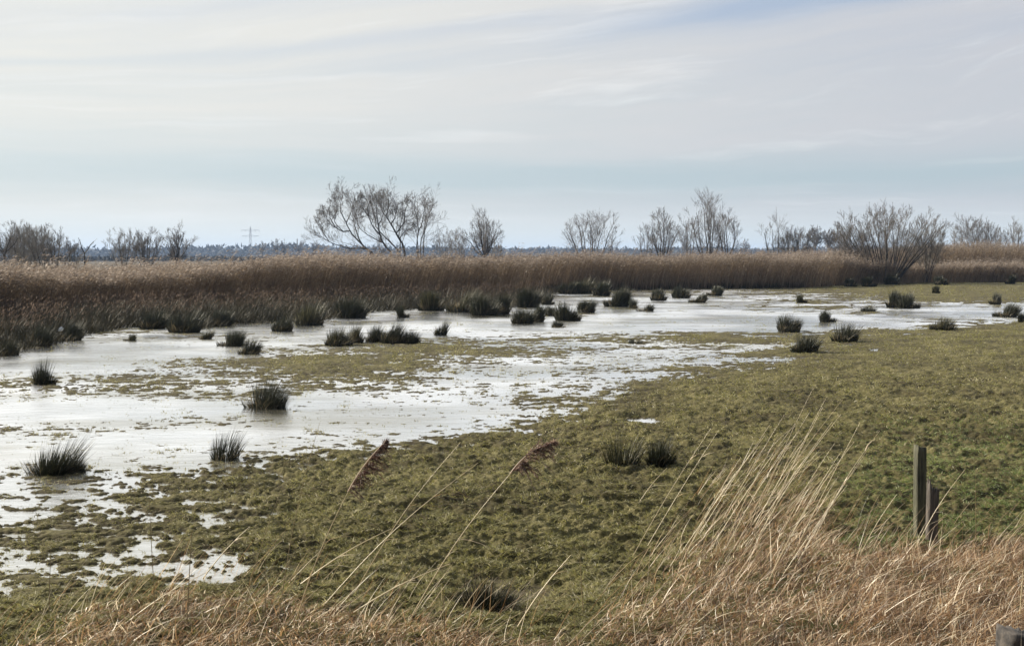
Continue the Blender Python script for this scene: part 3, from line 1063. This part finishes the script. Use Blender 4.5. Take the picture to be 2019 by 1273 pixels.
LV = ((13, .42), (9, .52), (8, .62))
LS = ((11, .42), (8, .52), (7, .62))
bare_tree('bare_tree', 'tall forked bare tree at the extreme left edge', 10, 424, 76, 120, 4, 'tree', 200, .12, .42, LV)
bare_tree('bare_tree', 'dense grey bare thicket tree second from the left edge', 50, 432, 76, 132, 8, 'tree', 201, .07, 0, LV, 'twigg')
bare_tree('bare_tree', 'bushy bare tree third from left with many parallel shoots', 84, 438, 70, 128, 8, 'tree', 202, .06, 0, LV, 'twigg')
bare_tree('bare_tree', 'dark slim bare tree at the right end of the left thicket', 112, 446, 56, 122, 5, 'tree', 203, .09, 0, LV)
bare_tree('bare_bush', 'pale bare bush between the forked edge tree and the dense grey thicket tree', 32, 446, 56, 136, 8, 'bush', 240, .06, 0, LV, 'twigg')
bare_tree('bare_bush', 'fine twigged bare bush behind the parallel shoots of the left thicket', 68, 444, 60, 138, 8, 'bush', 241, .06, 0, LV, 'twigg')
bare_tree('bare_bush', 'low bare bush right of the left thicket', 140, 468, 48, 126, 5, 'bush', 204, .05, 0, LS, 'twigg')
bare_tree('dead_tree', 'nearly twigless two pronged dead tree standing alone near the left thicket', 168, 447, 34, 130, 2, 'tree', 205, .13, .5,
          ((3, .3), (2, .35)), 'twig', .02)
bare_tree('bare_bush', 'wide grey bare bush, left one of a pair left of the lone round tree', 245, 452, 66, 150, 8, 'bush', 206, .08, 0, LV, 'twigg')
bare_tree('bare_bush', 'taller bare bush, right one of a pair left of the lone round tree', 290, 450, 66, 152, 8, 'bush', 207, .09, 0, LV)
bare_tree('bare_tree', 'lone round crowned bare tree with a dark trunk on the left', 349, 442, 52, 148, 6, 'tree', 208, .14, .28, LV)
bare_tree('bare_bush', 'short bare bush left of the pale upright bushes beside the willows', 878, 452, 40, 185, 7, 'bush', 209, .05, 0, LS, 'twigg')
bare_tree('bare_bush', 'pale bare bush of upright shoots between the willows and the fan shaped tree', 905, 450, 34, 187, 7, 'bush', 210, .05, 0, LS, 'twigg')
bare_tree('bare_tree', 'fan shaped bare tree on a short single trunk at centre left', 955, 418, 66, 185, 10, 'tree', 211, .17, .26, LV)
bare_tree('bare_bush', 'low bush at the right foot of the fan shaped tree', 978, 468, 28, 188, 5, 'bush', 212, .05, 0, LS, 'twigg')
bare_tree('bare_tree', 'wide spreading bare tree of several stems at centre', 1165, 413, 100, 190, 10, 'tree', 213, .13, 0, LV)
bare_tree('bare_tree', 'thin short bare tree left of the round topped twin', 1272, 436, 46, 190, 4, 'tree', 214, .10, 0, LS)
bare_tree('bare_tree', 'round topped bare tree with close parallel trunks right of centre', 1306, 413, 54, 188, 8, 'tree', 215, .14, .08, LV)
bare_tree('bare_tree', 'thin bare tree between the round topped tree and the tallest poplar', 1357, 416, 44, 192, 5, 'tree', 216, .11, 0, LS)
bare_tree('bare_tree', 'tallest slender bare tree of the right hand group', 1396, 380, 62, 188, 8, 'tree', 217, .15, 0, LV)
bare_tree('bare_tree', 'bare tree leaning on the right side of the tallest slender one', 1432, 407, 46, 186, 6, 'tree', 218, .13, .05, LV)
bare_tree('bare_tree', 'open bare tree leaning left with thin stems at right', 1533, 421, 56, 185, 4, 'tree', 219, .13, 0, LS, lean=-.05)
bare_tree('bare_bush', 'dark dense bare bush right of the open leaning tree', 1555, 452, 44, 183, 9, 'bush', 220, .08, 0, LV)
bare_tree('bare_bush', 'dark bare bush, last one before the faint round trees', 1582, 447, 40, 184, 9, 'bush', 221, .08, 0, LV)
bare_tree('bare_tree', 'faint round crowned tree far off, left of two before the big shrub', 1607, 446, 30, 420, 6, 'tree', 222, .3, .45, LS, 'twig', .05)
bare_tree('bare_tree', 'faint far round crowned tree, right of two before the big shrub', 1634, 450, 26, 430, 6, 'tree', 223, .3, .45, LS, 'twig', .05)
bare_tree('bare_shrub', 'huge spreading bare shrub of many stems rising in front of the reeds at right', 1748, 403, 204, 111.5, 26, 'shrub', 224, .085, 0,
          ((12, .38), (8, .52), (7, .62)), 'twig', .008)
bare_tree('bare_bush', 'shaggy low bare bush filling the left flank of the big shrub', 1672, 440, 74, 114, 10, 'bush', 225, .05, 0, LV)
bare_tree('bare_bush', 'grey bare bush filling the right flank of the big shrub', 1826, 436, 66, 114, 10, 'bush', 226, .05, 0, LV, 'twigg')
bare_tree('bare_bush', 'small bare bush at the left of the far right thicket', 1885, 445, 30, 205, 5, 'bush', 227, .06, 0, LS, 'twigg')
bare_tree('bare_bush', 'tallest dark bush of the far right thicket', 1914, 422, 54, 200, 10, 'bush', 228, .09, 0, LV)
bare_tree('bare_bush', 'lower bush right beside the tallest of the far right thicket', 1945, 438, 40, 202, 9, 'bush', 229, .08, 0, LV)
bare_tree('bare_bush', 'narrow bush in the middle of the far right thicket', 1970, 440, 26, 204, 6, 'bush', 230, .07, 0, LS)
bare_tree('bare_tree', 'pale bare tree by the right edge with a ragged top', 2003, 432, 44, 198, 6, 'tree', 231, .09, 0, LV, 'twigg')
for i, (bx, ty, pw, lb) in enumerate([
        (518, 471, 16, 'small far roadside tree just right of the distant pylon'), (547, 468, 18, 'far tree with a bent top right of the pylon'),
        (560, 474, 12, 'thin far tree between two larger far trees'), (590, 469, 26, 'domed far tree left of the big willows'),
        (622, 470, 18, 'far tree whose crown meets the left tips of the big willows'), (1350, 462, 10, 'thin far tree low behind the right hand trees'),
        (1470, 466, 14, 'small far tree left of the open leaning tree')]):
    bare_tree('far_tree', lb, bx, ty, pw, 760, 6, 'tree', 300 + i, .35, .35, ((6, .4), (6, .45), (4, .5)), 'twig', .085)

# distant wood along the horizon
r = np.random.default_rng(9)
mb = MB()
n = 150000
dist = r.uniform(1500, 3300, n)
px = r.uniform(-500, 2500, n)
X_ = (px - 1009.5) / F * dist
topz = 9.5 + 5.5 * fbm(X_, dist * .3, 110, 3, 90) + 2.5 * np.abs(fbm(X_, dist, 14, 2, 91))
topz *= np.interp(px, [-500, 300, 450, 620, 1000, 1500, 2500], [1, 1.0, 1.25, 1.5, 1.0, 1.15, 1.3])
zz = np.maximum(topz, 3) * r.uniform(0, 1, n) ** 1.0
a = r.uniform(0, 2 * math.pi, n)
mb.ribbons(np.stack([X_, dist, zz], 1), nrm(r.normal(0, 1, (n, 3)) + np.array([0, 0, .8])), r.uniform(2.5, 6.5, n), 4.2, np.zeros((n, 3)), 2, .5)
n = 70000
dist = 1 / r.uniform(1 / 1600, 1 / 520, n)
px = r.uniform(-500, 2500, n)
X_ = (px - 1009.5) / F * dist
mb.ribbons(np.stack([X_, dist, r.uniform(0, 1, n) * (1.4 + .8 * fbm(X_, dist, 60, 2, 97))], 1), nrm(r.normal(0, 1, (n, 3)) + np.array([0, 0, .8])), r.uniform(.8, 2.0, n), 1.4, np.zeros((n, 3)), 2, .5)
tag(mb.build('distant_wood', M['farwood']), 'hazy blue line of far woodland along the horizon', 'woodland', None, 'stuff')


# ------------------------------------------------------------------ power pylons
def pylon(label, px, topy, dist):
    x = (px - 1009.5) / F * dist
    zt = float(at(px, topy, dist)[2])
    root = empty('power_pylon', (x, dist, 0))
    tag(root, label, 'pylon', 'distant power pylons')
    H = zt
    segs = []

    def s(a, b):
        segs.append((a, b))
    hw = lambda z: .055 * H * (1 - z / H) ** 1.1 + .012 * H * (z < H * .98)
    lv = [0, .22, .4, .55, .66, .76, .86, .95]
    for cx, cy in ((1, 1), (1, -1), (-1, 1), (-1, -1)):
        for a, b in zip(lv[:-1], lv[1:]):
            s((cx * hw(a * H), cy * hw(a * H), a * H), (cx * hw(b * H), cy * hw(b * H), b * H))
        s((cx * hw(.95 * H), cy * hw(.95 * H), .95 * H), (0, 0, H))
    for a, b in zip(lv[:-1], lv[1:]):
        for sy in (1, -1):
            s((-hw(a * H), sy * hw(a * H), a * H), (hw(b * H), sy * hw(b * H), b * H))
            s((hw(a * H), sy * hw(a * H), a * H), (-hw(b * H), sy * hw(b * H), b * H))
    PLm = np.array([[a, b] for a, b in segs], float)
    MB().tubes(PLm, np.full((len(segs), 2), .12), 4, .5).build('lattice_tower', M['steel'], root)
    for za, ww in ((.68, .27), (.86, .29)):
        seg = []
        for sx in (1, -1):
            seg += [((0, 0, za * H), (sx * ww * H, 0, (za + .012) * H)), ((0, 0, (za + .045) * H), (sx * ww * H, 0, (za + .012) * H)),
                    ((sx * ww * .5 * H, 0, za * H), (sx * ww * .5 * H, 0, (za + .03) * H))]
            for f in (.55, 1.0):
                seg.append(((sx * ww * f * H, 0, za * H), (sx * ww * f * H, 0, (za - .045) * H)))
        PLm = np.array(seg, float)
        MB().tubes(PLm, np.full((len(seg), 2), .13), 4, .5).build('cross_arm', M['steel'], root)


pylon('grey lattice power pylon with two cross arms on the left horizon', 495, 446, 1550)
pylon('faint pylon top just showing behind the dark bushes at right', 1559, 444, 1500)


# ------------------------------------------------------------------ fence posts
def post(label, px, basey, topy, wpx, jag, mat, lean=0.0, group=None, depth=1.0, seed=1):
    r = np.random.default_rng(seed)
    x, y_ = G(px, basey)
    x, y_ = float(x), float(y_)
    zg = float(gz(x, y_))
    zt = float(at(px, topy, y_)[2])
    W = wpx * y_ / F
    nz_ = 22
    nu = 7                               # columns per side
    ring = []
    for sx, sy, ex, ey in ((-1, -1, 1, -1), (1, -1, 1, 1), (1, 1, -1, 1), (-1, 1, -1, -1)):
        for k in range(nu):
            t = k / nu
            ring.append((sx + (ex - sx) * t, sy + (ey - sy) * t))
    ring = np.array(ring)
    ca = 0.9 * (np.abs(ring[:, 0]) * np.abs(ring[:, 1])) ** 6
    ring = ring * (1 - .10 * ca)[:, None]
    nr_ = len(ring)
    groove = r.normal(0, .018, nr_)
    zs = np.linspace(-.3, zt - zg, nz_)
    V = np.zeros((nz_, nr_, 3))
    topj = r.normal(0, jag, nr_)
    for i, zv in enumerate(zs):
        wob = 1 + groove + r.normal(0, .006, nr_)
        V[i, :, 0] = ring[:, 0] * W / 2 * wob + lean * zv
        V[i, :, 1] = ring[:, 1] * W / 2 * depth * wob
        V[i, :, 2] = zv
    V[-1, :, 2] += topj - jag * 1.5 * ring[:, 0]
    V[-2, :, 2] += .5 * (topj)
    cen = np.array([[lean * zs[-1], 0, zs[-1] - jag * .8]])
    vv = np.concatenate([V.reshape(-1, 3), cen])
    T = []
    for i in range(nz_ - 1):
        for j in range(nr_):
            a, b = i * nr_ + j, i * nr_ + (j + 1) % nr_
            T += [(a, b, b + nr_), (a, b + nr_, a + nr_)]
    for j in range(nr_):
        T.append(((nz_ - 1) * nr_ + j, (nz_ - 1) * nr_ + (j + 1) % nr_, len(vv) - 1))
    ob = mesh_obj('fence_post', vv, np.array(T), np.full(len(vv), .5), mat)
    ob.location = (x, y_, zg)
    ob.rotation_euler = (0, 0, math.radians(8))
    tag(ob, label, 'post', group)
    return ob


post('taller mossy square fence post standing upright in dry grass at right', 1813, 1072, 880, 20, .008, M['post'], -.012, 'weathered fence posts', 1.0, 3)
post('shorter splintered grey post leaning just right of the taller one', 1836, 1088, 960, 21, .03, M['postside'], .012, 'weathered fence posts', .8, 4)
post('dark stub of a post cut by the bottom right corner of the view', 2004, 1400, 1243, 64, .012, M['stone'], 0, 'weathered fence posts', 1.1, 5)

# white scrap on the left fringe
x, y_ = G(132, 671)
vv = np.array([(-.09, 0, .0), (.0, -.03, .05), (.10, 0, .1), (.02, .02, .16), (-.05, 0, .11), (.05, .04, .02)]) * .9
tt = np.array([(0, 1, 4), (1, 2, 3), (1, 3, 4), (0, 5, 1), (5, 2, 1)])
ob = mesh_obj('litter_scrap', vv, tt, np.full(6, .5), M['white'])
ob.location = (float(x), float(y_) - .5, .30)
tag(ob, 'small white scrap caught in the dark rushes near the left edge', 'litter')


# ------------------------------------------------------------------ foreground: dry grass, straws, plumed reeds
def dry_edge(px):
    return np.interp(px, [-300, 0, 90, 180, 260, 340, 430, 520, 620, 700, 800, 880, 930, 1000, 1150, 1200, 1250, 1300, 1340, 1400, 1450, 1500, 1560, 1620, 1650, 1700, 1760, 1850, 1930, 2019, 2350],
                     [1350, 1310, 1270, 1200, 1185, 1165, 1160, 1175, 1190, 1205, 1225, 1235, 1255, 1275, 1275, 1215, 1165, 1120, 1065, 1000, 968, 950, 960, 1000, 1058, 1092, 1085, 1095, 1085, 1066, 1056])


def dens(px):
    return np.interp(px, [-300, 200, 600, 1100, 1200, 1640, 1720], [.30, .44, .44, .40, .44, .70, 1])


def drygrass(n, seed, lr, wr, zlift, k, white=0.05):
    r = np.random.default_rng(seed)
    n = int(n * 1.45)
    px = r.uniform(-900, 2950, n)
    py_ = r.uniform(900, 1480, n)
    e = dry_edge(px) + 12 * fbm(px / 60, py_ / 60, 1.0, 2, 7)
    ok = (py_ > e) & (r.uniform(0, 1, n) < dens(px) * sst(py_ - e, -2, 30 + 170 * np.exp(-((px - 1430) / 190) ** 2) + 60 * (1 - dens(px)))) & (fbm(px / 55, py_ / 28, 1.0, 3, 99) > -.75 - .6 * sst(px, 1600, 1800) + .5 * (1 - dens(px)))
    px, py_, e = px[ok], py_[ok], e[ok]
    n = len(px)
    x, y_ = G(px, py_)
    z = gz(x, y_)
    full = sst(py_ - e, 0, 70)
    mound = (.03 + .13 * fbm(x, y_, .5, 3, 8)) * full * dens(px)
    zl = z + np.maximum(mound, 0) * r.uniform(.1, 1, n) + zlift * r.uniform(0, 1, n) * full
    a = r.uniform(0, 2 * math.pi, n)
    swirl = fbm(x, y_, .5, 2, 14) * 2.2
    D = nrm(np.stack([.45 + .8 * np.cos(a + swirl), .7 * np.sin(a), .35 + r.uniform(0, .9, n)], 1))
    B = np.stack([.30 + .35 * r.normal(0, 1, n), .3 * r.normal(0, 1, n), -.55 + .35 * r.normal(0, 1, n)], 1)
    tn = np.clip(.42 + .22 * fbm(x, y_, .30, 3, 15) + .10 * fbm(x, y_, 1.2, 2, 19) + r.normal(0, .22, n), 0, .95)
    tn = np.where(r.uniform(0, 1, n) < white, 1.0, tn)  # near-white blades: pale bits that also paint in sunlit glints
    return np.stack([x, y_, zl], 1), D, r.uniform(lr[0], lr[1], n) * (.55 + .45 * dens(px)), r.uniform(wr[0], wr[1], n), B, k, tn


mb = MB()
mb.ribbons(*drygrass(190000, 41, (.05, .20), (.0035, .0105), .08, 3, .09))
mb.ribbons(*drygrass(38000, 42, (.20, .42), (.0025, .006), .10, 5, .12))
r = np.random.default_rng(88)
n = 2300
px = np.where(r.uniform(0, 1, n) < .30, r.normal(1480, 110, n), r.uniform(-250, 2300, n))
py_ = dry_edge(px) + r.uniform(-40, 230, n)
x, y_ = G(px, py_)
ok = y_ > 7.4
x, y_ = x[ok], y_[ok]
n = len(x)
mb.ribbons(np.stack([x, y_, gz(x, y_)], 1), nrm(np.stack([.5 + r.normal(0, .16, n), r.normal(0, .15, n), .85 + 0 * x], 1)), r.uniform(.18, .55, n), r.uniform(.003, .0055, n),
           np.stack([.12 + r.normal(0, .1, n), r.normal(0, .06, n), -.12 + 0 * x], 1), 5, np.clip(r.normal(.62, .25, n), 0, 1), None, .25)
tag(mb.build('dry_grass', M['dry']), 'tangled rusty tan dead grass along the bottom of the view', 'grass', None, 'stuff')


def straw(name, label, group, base, tip, wbase, tint, bow=.05, seed=0, leaf=0, cat='grass stalk'):
    r = np.random.default_rng(seed)
    x, y_ = G(*base)
    x, y_ = float(x), float(y_)
    zg = float(gz(x, y_))
    X_, Y_, Z_ = [float(v) for v in at(tip[0], tip[1], y_ + .0)]
    K = 9
    t = np.linspace(0, 1, K)
    d = np.array([X_ - x, r.uniform(-.05, .12), Z_ - zg])
    pts = d[None] * t[:, None]
    pts[:, 2] += bow * np.sin(t * math.pi) * np.linalg.norm(d)
    pts[:, 0] -= bow * .6 * np.sin(t * math.pi) * np.linalg.norm(d)
    root = empty(name, (x, y_, zg))
    tag(root, label, cat, group)
    MB().tubes(pts[None], (wbase * np.linspace(1, .35, K))[None], 5, tint).build('stem', M['straw'], root)
    if leaf:
        s = r.uniform(.2, .8, leaf)
        C = np.stack([np.interp(s, t, pts[:, i]) for i in range(3)], 1)
        for q in range(leaf):
            MB().ribbons(C[q:q + 1], nrm(np.array([[.8 + r.normal(0, .3), r.normal(0, .3), .6 + r.normal(0, .3)]])), r.uniform(.12, .26), .009,
                         np.array([[.3, 0, -.5]]), 4, min(1, max(0, r.normal(tint, .2)))).build('leaf', M['dry'], root)
    return root, pts


SG = 'pale straws fanning out of the dry clump'
tips = [(1605, 765), (1600, 806), (1550, 818), (1525, 838), (1508, 858), (1635, 782), (1622, 802), (1668, 790), (1658, 816), (1645, 872), (1655, 893),
        (1697, 834), (1742, 852), (1722, 884), (1420, 850), (1400, 842), (1672, 956), (1712, 908), (1580, 850), (1490, 880), (1612, 842), (1540, 860),
        (1570, 836), (1684, 870), (1640, 830), (1460, 900)]
r = np.random.default_rng(77)
tips.sort()
ORD = 'first second third fourth fifth sixth seventh eighth ninth tenth eleventh twelfth thirteenth fourteenth fifteenth sixteenth seventeenth eighteenth nineteenth twentieth twenty-first twenty-second twenty-third twenty-fourth twenty-fifth twenty-sixth'.split()
for i, tp in enumerate(tips):
    L = r.uniform(250, 330)
    ang = math.radians(r.uniform(54, 66))
    bx, by = tp[0] - L * math.cos(ang), tp[1] + L * math.sin(ang)
    by = min(max(by, 1045), 1190)
    straw('dry_straw', 'pale leaning straw, tip ' + ORD[i] + ' from left in the fan left of the posts', SG, (bx, by), tp, .0032, r.uniform(.5, .95), r.uniform(.005, .03), 900 + i, 2)
left = [((590, 1165), (771, 1042), .006, .9, 'thick pale straw leaning far right, lowest of the long ones at centre left'),
        ((640, 1215), (942, 916), .0045, .7, 'longest pale straw slanting up right below the faint plume'),
        ((700, 1180), (908, 871), .004, .6, 'thin straw slanting up to the shore line between the two plumes'),
        ((690, 1230), (888, 1110), .006, .9, 'thick pale straw nearly lying down left of the shaded ditch tuft'),
        ((1010, 1262), (1126, 1096), .006, .9, 'bright jointed straw standing right of the shaded ditch tuft'),
        ((310, 1268), (295, 965), .0035, .25, 'thin dark upright stem at left, tallest of three near the small puddles'),
        ((369, 1272), (376, 1055), .0045, .15, 'dark stiff upright stem right of the tallest thin left one'),
        ((470, 1275), (558, 955), .0035, .25, 'dark stem curving up right under the loose water tuft'),
        ((545, 1280), (628, 835), .003, .3, 'very tall thin faint stem reaching up into the bright water'),
        ((97, 1240), (95, 1073), .004, .2, 'short dark upright stem by the lower left puddle'),
        ((524, 1262), (526, 1100), .004, .2, 'short straight brown stem between the taller curved ones'),
        ((877, 1285), (874, 1160), .006, .15, 'dark stake like stem with a pale tip left of the ditch'),
        ((2010, 1262), (2017, 1125), .006, .95, 'pale stiff upright straw at the right edge above the dark stub'),
        ((1925, 1100), (1923, 930), .003, .3, 'thin upright straw on the green to the right of the posts'),
        ((1805, 1098), (1905, 925), .004, .8, 'straw crossing in front of the shorter post'),
        ((1690, 1120), (1765, 972), .004, .85, 'pale straw with a bent tip left of the taller post'),
        ((1150, 1240), (1143, 1085), .0035, .35, 'upright thin stem at the right of the shaded ditch'),
        ((240, 1262), (405, 1130), .005, .85, 'short leaning straw in the lower left dead grass'),
        ((395, 1140), (488, 1042), .005, .9, 'bent over pale straw above the lower left dead grass'),
        ((1258, 1010), (1318, 925), .004, .9, 'pale straw with hooked tip right under the dense near tuft')]
for i, (b_, t_, w_, tn, lb) in enumerate(left):
    straw('dry_grass_stalk', lb, None, b_, t_, w_, tn, .03 if abs(b_[0] - t_[0]) > 40 else .008, 950 + i, 3 if tn > .5 else 0, 'grass stalk')


def plume_reed(label, base, neck, tip, mid, tone, seed):
    r = np.random.default_rng(seed)
    root, pts = straw('reed_stalk', label, None, base, neck, .0048, .7, .03, seed, 2, 'reed')
    y0 = root.location.y
    o3 = np.array(root.location)
    P_ = [np.array([float(v) for v in at(*q, y0 + .04)]) - o3 for q in (neck, mid, tip)]
    t = np.linspace(0, 1, 12)
    C = (1 - t)[:, None] ** 2 * P_[0] + 2 * ((1 - t) * t)[:, None] * P_[1] + (t ** 2)[:, None] * P_[2]
    C += (pts[-1] - C[0]) * (1 - t)[:, None]
    ax = MB().tubes(C[None], np.linspace(.0045, .002, 12)[None], 4, .95)
    nb = 64
    s = np.sort(np.clip(np.linspace(.02, .97, nb) + r.normal(0, .012, nb), 0, 1))
    Q_ = np.stack([np.interp(s, t, C[:, i]) for i in range(3)], 1)
    prof = np.sin(np.clip(s * .95 + .12, 0, 1) * math.pi) ** .7 * (1 - .3 * s)
    L = (.035 + .125 * prof) * r.uniform(.45, 1.15, nb)
    D = nrm(np.stack([.8 + r.normal(0, .25, nb), r.normal(0, .55, nb), .22 + r.normal(0, .28, nb)], 1))
    B = np.stack([.1 + 0 * s, 0 * s, -.42 + r.normal(0, .25, nb)], 1)
    ax.ribbons(Q_, D, L, .0028, B, 4, .5)
    nh = 60
    tt_ = r.uniform(.08, 1, (nb, nh))
    base = Q_[:, None] + D[:, None] * (L[:, None] * tt_)[..., None] + B[:, None] * (L[:, None] * tt_ ** 2)[..., None]
    base = base.reshape(-1, 3)
    dh = nrm(np.repeat(D, nh, 0) + np.repeat(B, nh, 0) * .8 + r.normal(0, .5, (nb * nh, 3)))
    th = np.clip(np.repeat(r.normal(tone, .16, nb), nh) + r.normal(0, .14, nb * nh), 0, 1)
    ax.ribbons(base, dh, r.uniform(.014, .036, nb * nh), .0050, np.zeros((nb * nh, 3)), 2, th)
    ax.build('plume', M['bigplume'], root)


plume_reed('leaning reed with a dark purple brown plume before the bright water', (575, 1262), (682, 975), (762, 868), (715, 912), .3, 31)
plume_reed('leaning reed with a lighter arching plume right of the dark plumed one', (800, 1262), (1006, 932), (1095, 871), (1040, 882), .5, 32)

# ------------------------------------------------------------------ haze
hm = bpy.data.materials.new('haze_air')
hm.use_nodes = True
hm.node_tree.nodes.clear()
g = N(hm.node_tree)
o = g.new('ShaderNodeOutputMaterial')
pv = g.new('ShaderNodeVolumePrincipled')
pv.inputs['Color'].default_value = (0.52, 0.70, 1.0, 1)
pv.inputs['Density'].default_value = 0.00016
pv.inputs['Anisotropy'].default_value = 0.1
g.t.links.new(pv.outputs[0], o.inputs['Volume'])
hx, hy0, hy1, hz0, hz1 = 33000, -400, 5600, -2.5, 43
hv = np.array([(sx * hx, yy, zz) for zz in (hz0, hz1) for yy in (hy0, hy1) for sx in (-1, 1)], float)
hf = np.array([(0, 2, 3, 1), (4, 5, 7, 6), (0, 1, 5, 4), (2, 6, 7, 3), (0, 4, 6, 2), (1, 3, 7, 5)])
ho = mesh_obj('haze', hv, hf, None, hm)
tag(ho, kind='stuff', label='thin pale haze in the air over the marsh', cat='haze')
